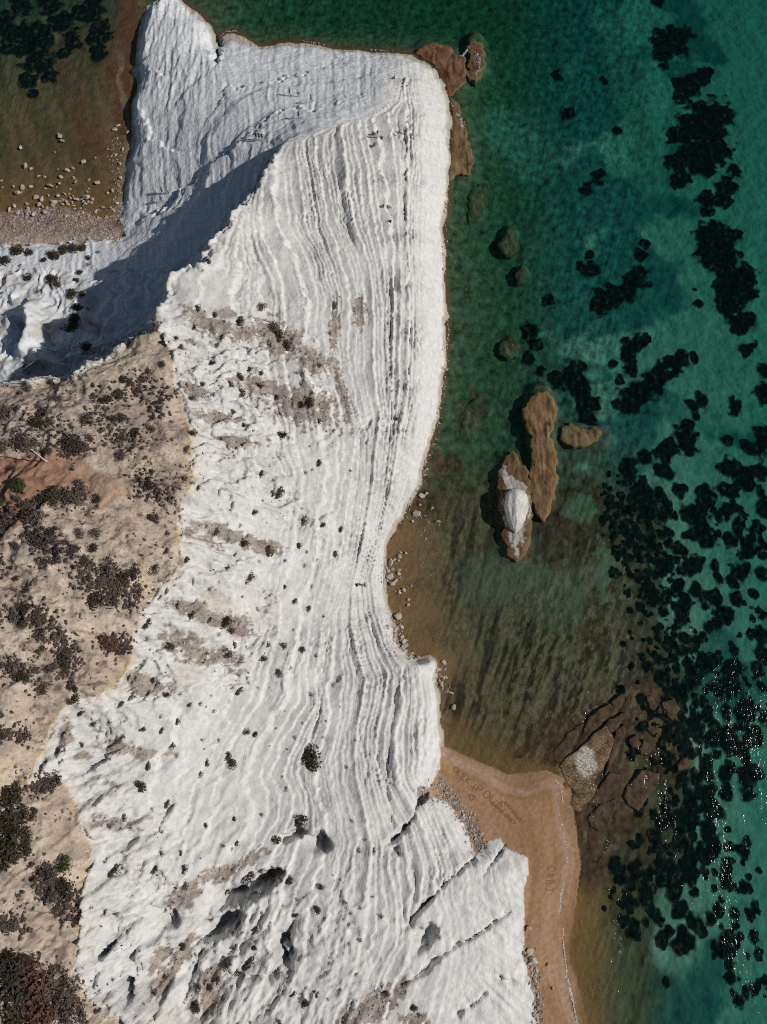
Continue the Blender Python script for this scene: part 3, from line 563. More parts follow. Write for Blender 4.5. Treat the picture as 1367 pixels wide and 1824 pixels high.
# ------------------------------------------------------------------ materials
def new_mat(name):
    m = bpy.data.materials.new(name); m.use_nodes = True
    return m, m.node_tree.nodes, m.node_tree.links, m.node_tree.nodes['Principled BSDF']
def ground_mat(name, grain, bump_scale, bump, rough_=0.92, strata=False, speck=0.0):
    m, n, l, p = new_mat(name)
    at = n.new('ShaderNodeAttribute'); at.attribute_name = 'soil'
    tc = n.new('ShaderNodeNewGeometry')
    nz = n.new('ShaderNodeTexNoise'); nz.inputs['Scale'].default_value = grain; nz.inputs['Detail'].default_value = 5; nz.inputs['Roughness'].default_value = 0.65
    l.new(tc.outputs['Position'], nz.inputs['Vector'])
    mr = n.new('ShaderNodeMapRange'); mr.inputs[1].default_value = 0.25; mr.inputs[2].default_value = 0.75; mr.inputs[3].default_value = 0.80; mr.inputs[4].default_value = 1.16
    l.new(nz.outputs['Fac'], mr.inputs[0])
    mx = n.new('ShaderNodeMix'); mx.data_type = 'RGBA'; mx.blend_type = 'MULTIPLY'; mx.inputs[0].default_value = 1.0
    l.new(at.outputs['Color'], mx.inputs[6]); l.new(mr.outputs[0], mx.inputs[7])
    base = mx.outputs[2]
    if speck:
        sp = n.new('ShaderNodeTexNoise'); sp.inputs['Scale'].default_value = 3.2; sp.inputs['Detail'].default_value = 4; sp.inputs['Roughness'].default_value = 0.7
        l.new(tc.outputs['Position'], sp.inputs['Vector'])
        sm = n.new('ShaderNodeMapRange'); sm.inputs[1].default_value = 0.53; sm.inputs[2].default_value = 0.63; sm.inputs[3].default_value = 0.0; sm.inputs[4].default_value = speck
        l.new(sp.outputs['Fac'], sm.inputs[0])
        la_ = n.new('ShaderNodeAttribute'); la_.attribute_name = 'litter'; ml = n.new('ShaderNodeMath'); ml.operation = 'MULTIPLY'
        l.new(sm.outputs[0], ml.inputs[0]); l.new(la_.outputs['Fac'], ml.inputs[1])
        m3 = n.new('ShaderNodeMix'); m3.data_type = 'RGBA'; m3.blend_type = 'MULTIPLY'; m3.inputs[7].default_value = (0.30, 0.28, 0.27, 1)
        l.new(ml.outputs[0], m3.inputs[0]); l.new(base, m3.inputs[6]); base = m3.outputs[2]
    l.new(base, p.inputs['Base Color'])
    p.inputs['Roughness'].default_value = rough_; p.inputs['Specular IOR Level'].default_value = 0.15
    nb = n.new('ShaderNodeTexNoise'); nb.inputs['Scale'].default_value = bump_scale; nb.inputs['Detail'].default_value = 4; nb.inputs['Roughness'].default_value = 0.48
    l.new(tc.outputs['Position'], nb.inputs['Vector'])
    b = n.new('ShaderNodeBump'); b.inputs['Distance'].default_value = bump; b.inputs['Strength'].default_value = 1.0
    l.new(nb.outputs['Fac'], b.inputs['Height'])
    if strata:
        a2 = n.new('ShaderNodeAttribute'); a2.attribute_name = 'bed'
        n1d = n.new('ShaderNodeTexNoise'); n1d.noise_dimensions = '1D'; n1d.inputs['Scale'].default_value = 26; n1d.inputs['Detail'].default_value = 3
        l.new(a2.outputs['Fac'], n1d.inputs['W'])
        b2 = n.new('ShaderNodeBump'); b2.inputs['Distance'].default_value = 0.12; b2.inputs['Strength'].default_value = 0.35
        l.new(n1d.outputs['Fac'], b2.inputs['Height']); l.new(b.outputs['Normal'], b2.inputs['Normal'])
        l.new(b2.outputs['Normal'], p.inputs['Normal'])
    else:
        l.new(b.outputs['Normal'], p.inputs['Normal'])
    return m
M_CLIFF = ground_mat('white_marl', 1.2, 1.4, 0.16, 0.9, True, 0.8)
M_TAN = ground_mat('ochre_earth', 2.2, 2.0, 0.2, 0.92, False, 0.6)
M_SHINGLE = ground_mat('shingle', 3.0, 3.0, 0.16, 0.92, False, 0.7)
M_SAND = ground_mat('beach_sand', 3.0, 3.0, 0.02, 0.8)
M_SEABED = ground_mat('sea_floor', 1.2, 1.5, 0.16, 0.92, False, 0.7)

# ------------------------------------------------------------------ ground meshes
def make_mesh(name, co, faces, mat, smooth=True):
    me = bpy.data.meshes.new(name)
    co = np.asarray(co, np.float32); faces = np.asarray(faces, np.int32); k = faces.shape[1]
    me.vertices.add(len(co)); me.vertices.foreach_set('co', co.ravel())
    me.loops.add(faces.size); me.loops.foreach_set('vertex_index', faces.ravel())
    me.polygons.add(len(faces)); me.polygons.foreach_set('loop_start', np.arange(0, faces.size, k, dtype=np.int32))
    me.polygons.foreach_set('loop_total', np.full(len(faces), k, np.int32))
    me.update(calc_edges=True)
    me.polygons.foreach_set('use_smooth', np.full(len(faces), smooth, bool))
    if mat: me.materials.append(mat)
    return me
def link(name, me, parent=None, loc=None, label=None, cat=None, group=None, kind=None):
    o = bpy.data.objects.new(name, me); COL.objects.link(o)
    if parent: o.parent = parent
    if loc is not None: o.location = loc
    if label: o['label'] = label
    if cat: o['category'] = cat
    if group: o['group'] = group
    if kind: o['kind'] = kind
    return o
def empty(name, loc, label=None, cat=None, group=None):
    return link(name, None, None, loc, label, cat, group)
LIT = np.where(z_tan, 0.55 + 0.45 * sstep(-.2, .4, fbm(x / 6, y / 6, 3, 261)), np.where(z_white, np.clip(0.9 * dirt_m + 0.12 * rough, 0, 1), np.where(z_sea, sstep(1250, 1000, u) * (0.25 + 0.75 * sstep(-.2, .5, n1)), 0.8)))
LIT = np.where(red & z_tan, 0.25, LIT)
CLS = np.zeros(len(u), np.int8)          # 0 sea floor, 1 cliff, 2 plateau, 3 beach, 4 shingle, 5.. pieces of the cliff
CLS[z_white] = 1; CLS[z_tan] = 2; CLS[z_beach] = 3; CLS[z_shing] = 4
CLS[z_head & bowl] = 5; CLS[z_head & ~bowl] = 6
SPUR_A = [(722,1182),(800,1165),(800,1330),(786,1372),(766,1406),(745,1432),(735,1460),(715,1486),(690,1506),(696,1480),(690,1400),(694,1340),(700,1290),(706,1240)]
SPUR_B = [(766,1408),(800,1425),(850,1480),(846,1532),(800,1570),(765,1605),(728,1648),(742,1568),(724,1478),(745,1432)]
BLUFF = [(846,1532),(880,1480),(960,1520),(970,1700),(985,2000),(640,2000),(655,1780),(738,1746),(720,1660),(765,1605),(800,1570)]
for k, pl in ((7, SPUR_A), (8, SPUR_B), (9, BLUFF)):
    CLS[(CLS == 1) & in_poly(u, v, pl)] = k
FULL = np.full(X.shape, -1, np.int32); FULL[idx] = np.arange(len(u))
q00 = FULL[:-1, :-1]; q10 = FULL[:-1, 1:]; q11 = FULL[1:, 1:]; q01 = FULL[1:, :-1]
okf = (q00 >= 0) & (q10 >= 0) & (q11 >= 0) & (q01 >= 0)
Q = np.stack([q00[okf], q10[okf], q11[okf], q01[okf]], 1)
fc_ = CLS[Q[:, 0]]
co_all = np.stack([x, y, z], 1)
def ground_piece(name, k, mat, parent=None, kind=None, label=None):
    f = Q[fc_ == k]
    uq, inv = np.unique(f.ravel(), return_inverse=True)
    me = make_mesh(name, co_all[uq], inv.reshape(-1, 4), mat)
    a = me.attributes.new('soil', 'FLOAT_COLOR', 'POINT')
    a.data.foreach_set('color', np.concatenate([C[uq], np.ones((len(uq), 1))], 1).astype(np.float32).ravel())
    a = me.attributes.new('bed', 'FLOAT', 'POINT')
    a.data.foreach_set('value', np.where(east[uq], tw[uq], h0[uq] * 0.35 + u[uq] / 300.0).astype(np.float32))
    a = me.attributes.new('litter', 'FLOAT', 'POINT')
    a.data.foreach_set('value', LIT[uq].astype(np.float32))
    return link(name, me, parent, None, label, None, None, kind)
cliff = ground_piece('white_cliff', 1, M_CLIFF, None, 'structure', 'stepped white marl cliff with brown earth patches descending to the sea')
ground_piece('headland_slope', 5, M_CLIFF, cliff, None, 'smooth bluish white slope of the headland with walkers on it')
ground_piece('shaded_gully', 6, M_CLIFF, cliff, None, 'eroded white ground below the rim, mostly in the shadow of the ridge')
ground_piece('rock_spur', 7, M_CLIFF, cliff, None, 'white rock spur beside the cove, above the sandy beach')
ground_piece('rock_spur', 8, M_CLIFF, cliff, None, 'white rock spur with folded layers above the rubble')
ground_piece('bluff', 9, M_CLIFF, cliff, None, 'grey white bluff with oblique cracks beside the beach')
ground_piece('hillside', 2, M_TAN, None, 'structure', 'ochre earth plateau with scrub above the white cliff')
beach = ground_piece('beach', 3, M_SAND, None, 'structure', 'orange brown sand beach at the foot of the cliff')
ground_piece('shore', 4, M_SHINGLE, None, 'structure', 'pebbly shore strip beside the shallow lagoon')
seabed = ground_piece('seabed', 0, M_SEABED, None, 'structure', 'sea floor of sand, weed and rock under clear water')
# floor of the open sea beyond the surveyed ground
bmf = bmesh.new(); bmesh.ops.create_grid(bmf, x_segments=2, y_segments=2, size=900)
me = bpy.data.meshes.new('deep_seabed'); bmf.to_mesh(me); bmf.free()
md, n_, l_, p_ = new_mat('deep_sand'); p_.inputs['Base Color'].default_value = (0.2, 0.22, 0.16, 1); p_.inputs['Roughness'].default_value = 1
me.materials.append(md); link('seabed', me, None, (0, 0, -6.6), 'deep sea floor around the headland', None, None, 'structure')

# ------------------------------------------------------------------ the sea
mw, n_, l_, p_ = new_mat('sea_water')
out = n_['Material Output']; n_.remove(p_)
geo = n_.new('ShaderNodeNewGeometry')
tr = n_.new('ShaderNodeBsdfTransparent'); gl = n_.new('ShaderNodeBsdfGlossy'); gl.inputs['Roughness'].default_value = 0.11
def mth(op, a=None, b=None):
    q = n_.new('ShaderNodeMath'); q.operation = op
    for i, w in enumerate((a, b)):
        if isinstance(w, (int, float)): q.inputs[i].default_value = w
        elif w is not None: l_.new(w, q.inputs[i])
    return q.outputs[0]
mix = n_.new('ShaderNodeMixShader')
mp = n_.new('ShaderNodeMapping'); mp.inputs['Scale'].default_value = (1.0, 0.42, 1.0); mp.inputs['Rotation'].default_value = (0, 0, math.radians(12))
l_.new(geo.outputs['Position'], mp.inputs['Vector'])
wv1 = n_.new('ShaderNodeTexNoise'); wv1.inputs['Scale'].default_value = 0.55; wv1.inputs['Detail'].default_value = 2.0
wv2 = n_.new('ShaderNodeTexNoise'); wv2.inputs['Scale'].default_value = 3.0; wv2.inputs['Detail'].default_value = 3.0
l_.new(mp.outputs[0], wv1.inputs['Vector']); l_.new(mp.outputs[0], wv2.inputs['Vector'])
b1 = n_.new('ShaderNodeBump'); b1.inputs['Distance'].default_value = 0.22; b1.inputs['Strength'].default_value = 1.0
b2 = n_.new('ShaderNodeBump'); b2.inputs['Distance'].default_value = 0.115; b2.inputs['Strength'].default_value = 1.0
l_.new(wv1.outputs['Fac'], b1.inputs['Height']); l_.new(wv2.outputs['Fac'], b2.inputs['Height'])
mp2 = n_.new('ShaderNodeMapping'); mp2.inputs['Scale'].default_value = (0.16, 0.03, 1.0); mp2.inputs['Rotation'].default_value = (0, 0, math.radians(8)); l_.new(geo.outputs['Position'], mp2.inputs['Vector'])
wst = n_.new('ShaderNodeTexNoise'); wst.inputs['Scale'].default_value = 1.0; wst.inputs['Detail'].default_value = 3; l_.new(mp2.outputs[0], wst.inputs['Vector'])
wmr = n_.new('ShaderNodeMapRange'); wmr.inputs[1].default_value = 0.42; wmr.inputs[2].default_value = 0.62; wmr.inputs[3].default_value = 0.35; wmr.inputs[4].default_value = 1.0; l_.new(wst.outputs['Fac'], wmr.inputs[0])
l_.new(wmr.outputs[0], b2.inputs['Strength'])
l_.new(b1.outputs['Normal'], b2.inputs['Normal'])
l_.new(b2.outputs['Normal'], gl.inputs['Normal'])
dt = n_.new('ShaderNodeVectorMath'); dt.operation = 'DOT_PRODUCT'
l_.new(geo.outputs['Incoming'], dt.inputs[0]); l_.new(b2.outputs['Normal'], dt.inputs[1])
cosv = mth('MINIMUM', mth('ABSOLUTE', dt.outputs['Value']), 1.0)
refl = mth('ADD', mth('MULTIPLY', mth('POWER', mth('SUBTRACT', 1.0, cosv), 5.0), 0.98), 0.02)     # same from above and below the surface
l_.new(refl, mix.inputs[0]); l_.new(tr.outputs[0], mix.inputs[1]); l_.new(gl.outputs[0], mix.inputs[2])
l_.new(mix.outputs[0], out.inputs['Surface'])
va = n_.new('ShaderNodeVolumeAbsorption'); va.inputs['Color'].default_value = (0.25, 0.80, 0.775, 1); va.inputs['Density'].default_value = 0.27
l_.new(va.outputs[0], out.inputs['Volume'])
bmw = bmesh.new(); bmesh.ops.create_cube(bmw, size=1)
me = bpy.data.meshes.new('sea'); 
for vv in bmw.verts: vv.co = Vector((vv.co.x * 1700, vv.co.y * 1700, (vv.co.z - 0.5) * 9.0))
bmw.to_mesh(me); bmw.free(); me.materials.append(mw)
link('sea', me, None, None, 'clear green sea around the headland', None, None, 'structure')
ORD = []                       # (object, shared wording, v): told apart by their order from the top of the picture
NTH = ['topmost', 'second from top', 'third from top', 'fourth from top', 'fifth from top', 'sixth from top', 'seventh from top', 'eighth from top', 'ninth from top', 'tenth from top', 'eleventh from top', 'twelfth from top', 'thirteenth from top', 'fourteenth from top']
def number_labels():
    by = {}
    for o, t, vv in ORD: by.setdefault(t, []).append((vv, o))
    for t, l in by.items():
        l.sort(key=lambda q: q[0])
        for i, (vv, o) in enumerate(l):
            o['label'] = t if len(l) == 1 or len(l) > 14 else t + ', ' + NTH[i]
# ------------------------------------------------------------------ rocks in the sea: outlines in survey pixels raised to their own height
def zoomp(pts, ox, oy, k): return [(ox + a * k, oy + b * k) for a, b in pts]
def fill_outline(poly, cell, z_edge, prof, seed, colour, name, mat, parent=None, zlow=-1.2, label=None, cat=None, group=None, jag=0.6, origin=None):
    """a rock with the traced plan: top relief from prof(u, v, d) where d = metres to the edge, walls going down to zlow"""
    P = np.array(poly, float); px, py = unproject(P[:, 0], P[:, 1], np.full(len(P), max(z_edge, 0)))
    # jagged, densified plan outline
    out_ = []
    n = len(px); r = np.random.RandomState(seed)
    for i in range(n):
        a = np.array((px[i], py[i])); b = np.array((px[(i + 1) % n], py[(i + 1) % n]))
        k = max(1, int(np.linalg.norm(b - a) / (cell * 1.0)))
        for j in range(k): out_.append(a + (b - a) * j / k)
    out_ = np.array(out_)
    nb = fbm(out_[:, 0] / 2.0, out_[:, 1] / 2.0, 3, seed); nc = fbm(out_[:, 0] / 2.0 + 31, out_[:, 1] / 2.0, 3, seed)
    out_ = out_ + jag * np.stack([nb, nc], 1)
    gx0, gy0 = out_.min(0) - cell; gx1, gy1 = out_.max(0) + cell
    gx, gy = np.meshgrid(np.arange(gx0, gx1, cell), np.arange(gy0, gy1, cell))
    f = [tuple(p) for p in out_]
    ins = in_poly(gx.ravel(), gy.ravel(), f)
    ix, iy = gx.ravel()[ins], gy.ravel()[ins]
    d, _, _ = line_dist(ix, iy, f + [f[0]])
    keep = d > cell * 0.45; ix, iy, d = ix[keep], iy[keep], d[keep]
    from mathutils.geometry import delaunay_2d_cdt
    vs = [Vector(p) for p in f] + [Vector((a, b)) for a, b in zip(ix, iy)]
    edges = [(i, (i + 1) % len(f)) for i in range(len(f))]
    ov, oe, of, _, _, _ = delaunay_2d_cdt(vs, edges, [], 1, 1e-4)
    ov = np.array([(q.x, q.y) for q in ov]); 
    dd_, _, _ = line_dist(ov[:, 0], ov[:, 1], f + [f[0]])
    dd_ = np.where(dd_ < 1e-3, 0, dd_)
    uu, vv = project(ov[:, 0], ov[:, 1], np.full(len(ov), max(z_edge, 0)))
    zz = z_edge + prof(uu, vv, dd_, ov[:, 0], ov[:, 1])
    ox, oy = (ov[:, 0].mean(), ov[:, 1].mean()) if origin is None else origin[:2]
    oz = 0.0 if origin is None else origin[2]
    bm = bmesh.new()
    tv = [bm.verts.new((a - ox, b - oy, c - oz)) for (a, b), c in zip(ov, zz)]
    for t in of:
        if len(set(t)) == 3:
            try: bm.faces.new([tv[i] for i in t])
            except ValueError: pass
    bnd = [e for e in bm.edges if len(e.link_faces) == 1]
    ex = bmesh.ops.extrude_edge_only(bm, edges=bnd)
    for g in ex['geom']:
        if isinstance(g, bmesh.types.BMVert):
            g.co.z = zlow - oz; g.co.x += random.uniform(-.1, .1); g.co.y += random.uniform(-.1, .1)
    bmesh.ops.recalc_face_normals(bm, faces=bm.faces)
    me = bpy.data.meshes.new(name); bm.to_mesh(me); bm.free()
    co = np.empty(len(me.vertices) * 3, np.float32); me.vertices.foreach_get('co', co); co = co.reshape(-1, 3)
    wx_, wy_ = co[:, 0] + ox, co[:, 1] + oy
    cu_, cv_ = project(wx_, wy_, np.maximum(co[:, 2] + oz, 0))
    dd2, _, _ = line_dist(wx_, wy_, f + [f[0]])
    cc = mixc(colour(cu_, cv_, dd2, wx_, wy_, co[:, 2] + oz), (0.05, 0.045, 0.022), sstep(z_edge - 0.05, z_edge - 0.3, co[:, 2] + oz)); cc = np.clip(cc, 0.004, 0.95)
    a = me.attributes.new('soil', 'FLOAT_COLOR', 'POINT')
    a.data.foreach_set('color', np.concatenate([cc, np.ones((len(cc), 1))], 1).astype(np.float32).ravel())
    me.polygons.foreach_set('use_smooth', np.full(len(me.polygons), True)); me.materials.append(mat)
    return link(name, me, parent, None if parent else (ox, oy, oz), label, cat, group)
M_REEF = ground_mat('weedy_rock', 1.8, 1.8, 0.09, 0.6)
M_STACK = ground_mat('pale_rock', 1.6, 2.2, 0.10, 0.9)
def base_c(c, n): return np.repeat(np.array(c)[None, :], n, 0)
def red_col(base, seed, pale=0.5, fringe=(0.20, 0.14, 0.06), fw=0.5):
    def f(uu, vv, d, wx_, wy_, zz):
        q = fbm(wx_ / 1.6, wy_ / 3.0, 4, seed); c = base_c(base, len(uu)) * np.array((0.85, 1.0, 1.05)) * (1 + 0.5 * q)[:, None]
        c = mixc(c, (0.42, 0.31, 0.22), pale * sstep(0.2, 0.6, fbm(wx_ / 0.9, wy_ / 3.2, 3, seed + 5)))
        c = mixc(c, (0.045, 0.024, 0.015), 0.8 * sstep(0.28, 0.5, fbm(wx_ / 1.0, wy_ / 4.0, 3, seed + 9)))
        c = mixc(c, (0.30, 0.20, 0.12), 0.5 * sstep(0.1, 0.5, fbm(wx_ / 2.2, wy_ / 4, 3, seed + 13)))
        return mixc(c, fringe, sstep(fw, 0.0, d + 0.4 * q))
    return f
def rel(hh, w, amp, seed, sx=1.2, sy=2.4):
    def f(uu, vv, d, wx_, wy_): return hh * sstep(0, w, d) * (0.75 + 0.6 * fbm(wx_ / 2.5, wy_ / 4, 3, seed + 3)) + amp * (ridged(wx_ / sx, wy_ / sy, 4, seed) - 0.55) * sstep(0, w * 0.6, d)
    return f
k3 = 0.18097
SHELF = zoomp([(290,610),(380,720),(450,850),(475,1000),(480,1200),(490,1400),(470,1560),(400,1680),(330,1720),(250,1660),(210,1540),(205,1400),(170,1200),(150,1000),(150,880),(190,740)],860,690,k3)
def shelf_col(uu, vv, d, wx_, wy_, zz):
    c = red_col((0.20, 0.10, 0.045), 301, 0.25)(uu, vv, d, wx_, wy_, zz)
    zu, zv = (uu - 860) / k3, (vv - 690) / k3
    nn = 40 * fbm(wx_ / 0.8, wy_ / 1.4, 3, 303)
    m = in_poly(zu + nn, zv + nn, [(190,750),(230,760),(245,880),(300,880),(420,950),(450,1060),(455,1250),(420,1400),(380,1560),(330,1690),(300,1560),(260,1440),(215,1300),(195,1100),(245,1000),(200,900)])
    return np.where(m[:, None], np.array((0.56, 0.52, 0.46)) * (0.85 + 0.4 * fbm(wx_ / 0.35, wy_ / 1.6, 3, 305))[:, None], c)
stx, sty = unproject(915, 905, 0.3)
stack = empty('sea_stack', (float(stx), float(sty), 0.0), 'white rock standing on its own brown ledge in the cove', 'sea stack')
org = (float(stx), float(sty), 0.0)
fill_outline(SHELF, 0.22, 0.04, rel(0.26, 0.9, 0.18, 311, 1.2, 3), 311, shelf_col, 'ledge', M_REEF, stack, -1.4, origin=org)
BLOCK = zoomp([(225,1060),(262,1015),(320,1003),(390,1020),(432,1060),(448,1140),(440,1230),(405,1320),(365,1400),(322,1440),(275,1395),(228,1300),(212,1180)],860,690,k3)
def block_rel(uu, vv, d, wx_, wy_):
    zu, zv = (uu - 860) / k3, (vv - 690) / k3
    crest = 318 + 6 * np.sin(zv / 70)
    e = np.where(zu < crest, 2.1 - 0.25 * sstep(0, 60, crest - zu), 2.1 - 1.75 * np.clip((zu - crest) / 125, 0, 1) ** 1.05)
    e = e * sstep(1480, 1280, zv) * (0.55 + 0.45 * sstep(1000, 1080, zv))
    return e * (0.55 + 0.45 * sstep(0, 0.3, d)) + 0.18 * (ridged(wx_ / 0.5, wy_ / 1.6, 3, 317) - 0.5)
fill_outline(BLOCK, 0.14, 0.35, block_rel, 317, lambda uu, vv, d, wx_, wy_, zz: base_c((0.76, 0.735, 0.70), len(uu)) * (0.9 + 0.16 * fbm(wx_ / 0.5, wy_ / 1.5, 3, 319))[:, None], 'rock', M_STACK, stack, 0.1, jag=0.12, origin=org)
fill_outline(zoomp([(480,100),(560,40),(660,50),(700,120),(745,230),(720,350),(690,430),(700,550),(720,700),(740,830),(748,930),(705,1050),(682,1150),(670,1250),(590,1310),(530,1270),(490,1150),(462,950),(465,750),(480,560),(470,450),(420,370),(410,250),(430,160)],860,690,k3), 0.22, 0.02, rel(0.22, 0.7, 0.26, 321, 1.1, 4.2), 321, red_col((0.27, 0.13, 0.06), 323, 0.45, (0.24, 0.17, 0.06), 0.6), 'reef', M_REEF, None, -1.8, 'long reddish brown reef beside the white rock in the cove', 'reef', 'rock reefs awash')
fill_outline(zoomp([(750,440),(850,340),(950,380),(1040,410),(1100,380),(1180,430),(1130,540),(1020,575),(900,560),(780,530)],860,690,k3), 0.25, -0.12, rel(0.16, 0.5, 0.2, 331, 1.2, 1.2), 331, red_col((0.25, 0.15, 0.07), 333, 0.2), 'reef', M_REEF, None, -2.2, 'low oval brown reef just awash east of the long reef', 'reef', 'rock reefs awash')
k6 = 0.1902
fill_outline(zoomp([(500,170),(600,110),(700,95),(850,110),(900,180),(1000,250),(1015,330),(990,450),(900,540),(840,585),(815,590),(790,500),(740,380),(690,290),(610,225)],640,60,k6), 0.25, 0.0, rel(0.12, 0.9, 0.24, 341, 1.2, 2.6), 341, red_col((0.22, 0.085, 0.04), 343, 0.4), 'reef', M_REEF, None, -2.0, 'reddish brown reef against the rounded corner of the white headland', 'reef', 'rock reefs awash')
fill_outline(zoomp([(1000,110),(1080,50),(1150,90),(1180,200),(1160,380),(1080,440),(1025,420),(1020,300),(1040,200)],640,60,k6), 0.25, -0.06, rel(0.10, 0.8, 0.2, 351, 1.2, 2.4), 351, red_col((0.19, 0.08, 0.04), 353, 0.3, (0.20, 0.17, 0.07), 0.9), 'reef', M_REEF, None, -2.4, 'small outermost brown reef ringed with foam off the headland corner', 'reef', 'rock reefs awash')
fill_outline(zoomp([(845,600),(930,640),(950,760),(1000,880),(1050,1060),(1085,1160),(1030,1340),(930,1300),(850,1380),(800,1470),(790,1380),(830,1280),(862,1050),(870,850),(860,700)],640,60,k6), 0.22, 0.0, rel(0.12, 0.7, 0.24, 361, 0.9, 3.4), 361, red_col((0.26, 0.14, 0.065), 363, 0.5), 'reef', M_REEF, None, -1.8, 'narrow layered brown reef along the foot of the east face', 'reef', 'rock reefs awash')
for i, (pl, zt, lb) in enumerate((
  ([(835,352),(843,330),(850,345),(858,322),(870,318),(872,345),(862,378),(840,388),(833,375)], -1.05, 'forked yellowish sunken rock off the east face'),
  ([(890,428),(905,402),(922,398),(926,430),(914,446),(895,446)], -1.05, 'sunken yellowish rock with dark weed, south of the forked one'),
  ([(823,745),(835,715),(853,708),(858,740),(848,775),(828,785),(820,770)], -0.8, 'brown sunken rock close to the foot of the east face'),
  ([(893,608),(912,596),(926,606),(922,628),(905,634),(892,624)], -1.0, 'olive sunken rock in the green shallows north of the long reef'),
  ([(920,480),(932,470),(942,478),(936,496),(922,498)], -1.1, 'small pale sunken rock in the green shallows'))):
    fill_outline(pl, 0.3, zt, rel(0.12, 0.9, 0.45, 371 + i, 0.8, 2.0), 371 + i, red_col((0.13, 0.105, 0.05), 381 + i, 0.4, (0.05, 0.07, 0.033), 1.2), 'sunken_rock', M_REEF, None, -2.8, lb, 'rock', 'sunken rocks')
# fractured slabs between the beach and the cove
def slab_mat():
    m, n, l, p = new_mat('cracked_slab')
    at = n.new('ShaderNodeAttribute'); at.attribute_name = 'soil'
    g = n.new('ShaderNodeNewGeometry'); mp_ = n.new('ShaderNodeMapping'); mp_.inputs['Rotation'].default_value = (0, 0, math.radians(38)); mp_.inputs['Scale'].default_value = (1.0, 1.25, 1.0)
    l.new(g.outputs['Position'], mp_.inputs['Vector'])
    nz = n.new('ShaderNodeTexNoise'); nz.inputs['Scale'].default_value = 0.7; nz.inputs['Detail'].default_value = 3
    l.new(g.outputs['Position'], nz.inputs['Vector'])
    ad = n.new('ShaderNodeMixRGB'); ad.blend_type = 'LINEAR_LIGHT'; ad.inputs[0].default_value = 0.22
    l.new(mp_.outputs[0], ad.inputs[1]); l.new(nz.outputs['Color'], ad.inputs[2])
    vo = n.new('ShaderNodeTexVoronoi'); vo.feature = 'DISTANCE_TO_EDGE'; vo.inputs['Scale'].default_value = 1.7; vo.inputs['Randomness'].default_value = 0.55
    l.new(ad.outputs[0], vo.inputs['Vector'])
    mr = n.new('ShaderNodeMapRange'); mr.inputs[1].default_value = 0.0; mr.inputs[2].default_value = 0.07; mr.inputs[3].default_value = 0.55; mr.inputs[4].default_value = 1.0
    l.new(vo.outputs['Distance'], mr.inputs[0])
    mx = n.new('ShaderNodeMix'); mx.data_type = 'RGBA'; mx.blend_type = 'MULTIPLY'; mx.inputs[0].default_value = 1.0
    l.new(at.outputs['Color'], mx.inputs[6]); l.new(mr.outputs[0], mx.inputs[7]); l.new(mx.outputs[2], p.inputs['Base Color'])
    b = n.new('ShaderNodeBump'); b.inputs['Distance'].default_value = 0.2; l.new(mr.outputs[0], b.inputs['Height']); l.new(b.outputs['Normal'], p.inputs['Normal'])
    p.inputs['Roughness'].default_value = 0.7
    return m
M_SLAB = slab_mat()
k5 = 0.1902
sx_, sy_ = unproject(1050, 1360, 0)
shelf = empty('rock_shelf', (float(sx_), float(sy_), 0), 'fractured brown rock shelf with a pale cracked middle beside the sandy point', 'rock shelf')
SLABS = [
 ([(130,690),(210,620),(290,555),(400,440),(500,375),(560,500),(540,585),(480,720),(380,860),(270,920),(190,840)],1,.06),([(380,250),(540,140),(590,200),(500,290),(400,380),(330,370)],0,.05),([(560,280),(690,220),(700,260),(620,360),(570,400),(520,330)],0,.03),([(580,100),(680,40),(700,90),(650,160),(600,190)],0,0),([(625,405),(680,360),(700,420),(640,520),(600,650),(560,725),(525,760),(555,600)],0,.02),
 ([(440,960),(560,790),(650,810),(710,870),(640,960),(520,1040),(380,1040)],0,-.03),([(740,900),(860,780),(1000,800),(1000,880),(900,1000),(840,1090),(760,1060),(720,990)],0,.03),([(380,1180),(480,1080),(600,1040),(600,1120),(540,1260),(460,1290),(400,1260)],0,-.1),([(200,1050),(270,935),(395,880),(435,905),(360,1035),(280,1120)],2,-.02),([(60,760),(135,705),(185,855),(150,930),(100,850)],2,.0),
 ([(910,60),(960,60),(1000,150),(960,190),(920,150)],0,-.05),([(920,300),(980,250),(1050,300),(1040,390),(990,420),(930,360)],0,-.05),([(750,470),(810,420),(850,480),(830,540),(780,520)],0,-.08),([(842,545),(880,475),(950,520),(920,600),(855,590)],0,-.05),([(1200,680),(1250,640),(1310,680),(1280,730),(1210,740)],0,-.05),([(50,560),(150,430),(240,380),(260,430),(160,600),(60,650)],0,-.12),([(260,330),(330,310),(330,360),(260,420),(230,390)],0,-.15),([(1060,130),(1150,90),(1210,180),(1150,270),(1090,240)],0,-.2),([(1050,480),(1120,440),(1160,520),(1100,580)],0,-.2),([(140,1180),(240,1130),(300,1220),(230,1380),(190,1330)],0,-.25),([(630,1060),(720,1010),(760,1080),(680,1150),(610,1180)],0,-.2)]
def slab_col(kind, seed):
    def f(uu, vv, d, wx_, wy_, zz):
        q = fbm(wx_ / 1.3, wy_ / 1.3, 4, seed)
        c = base_c((0.115, 0.07, 0.04) if kind == 0 else (0.27, 0.165, 0.075), len(uu)) * (1 + 0.7 * q)[:, None]
        if kind == 1: c = mixc(c, (0.74, 0.66, 0.58), sstep(0.0, 0.45, 1 - np.hypot((uu - 1043) / 23, (vv - 1357) / 31) + 0.35 * q))
        return mixc(c, (0.07, 0.045, 0.025), 0.6 * sstep(0.14, 0.0, d + 0.1 * q))
    return f
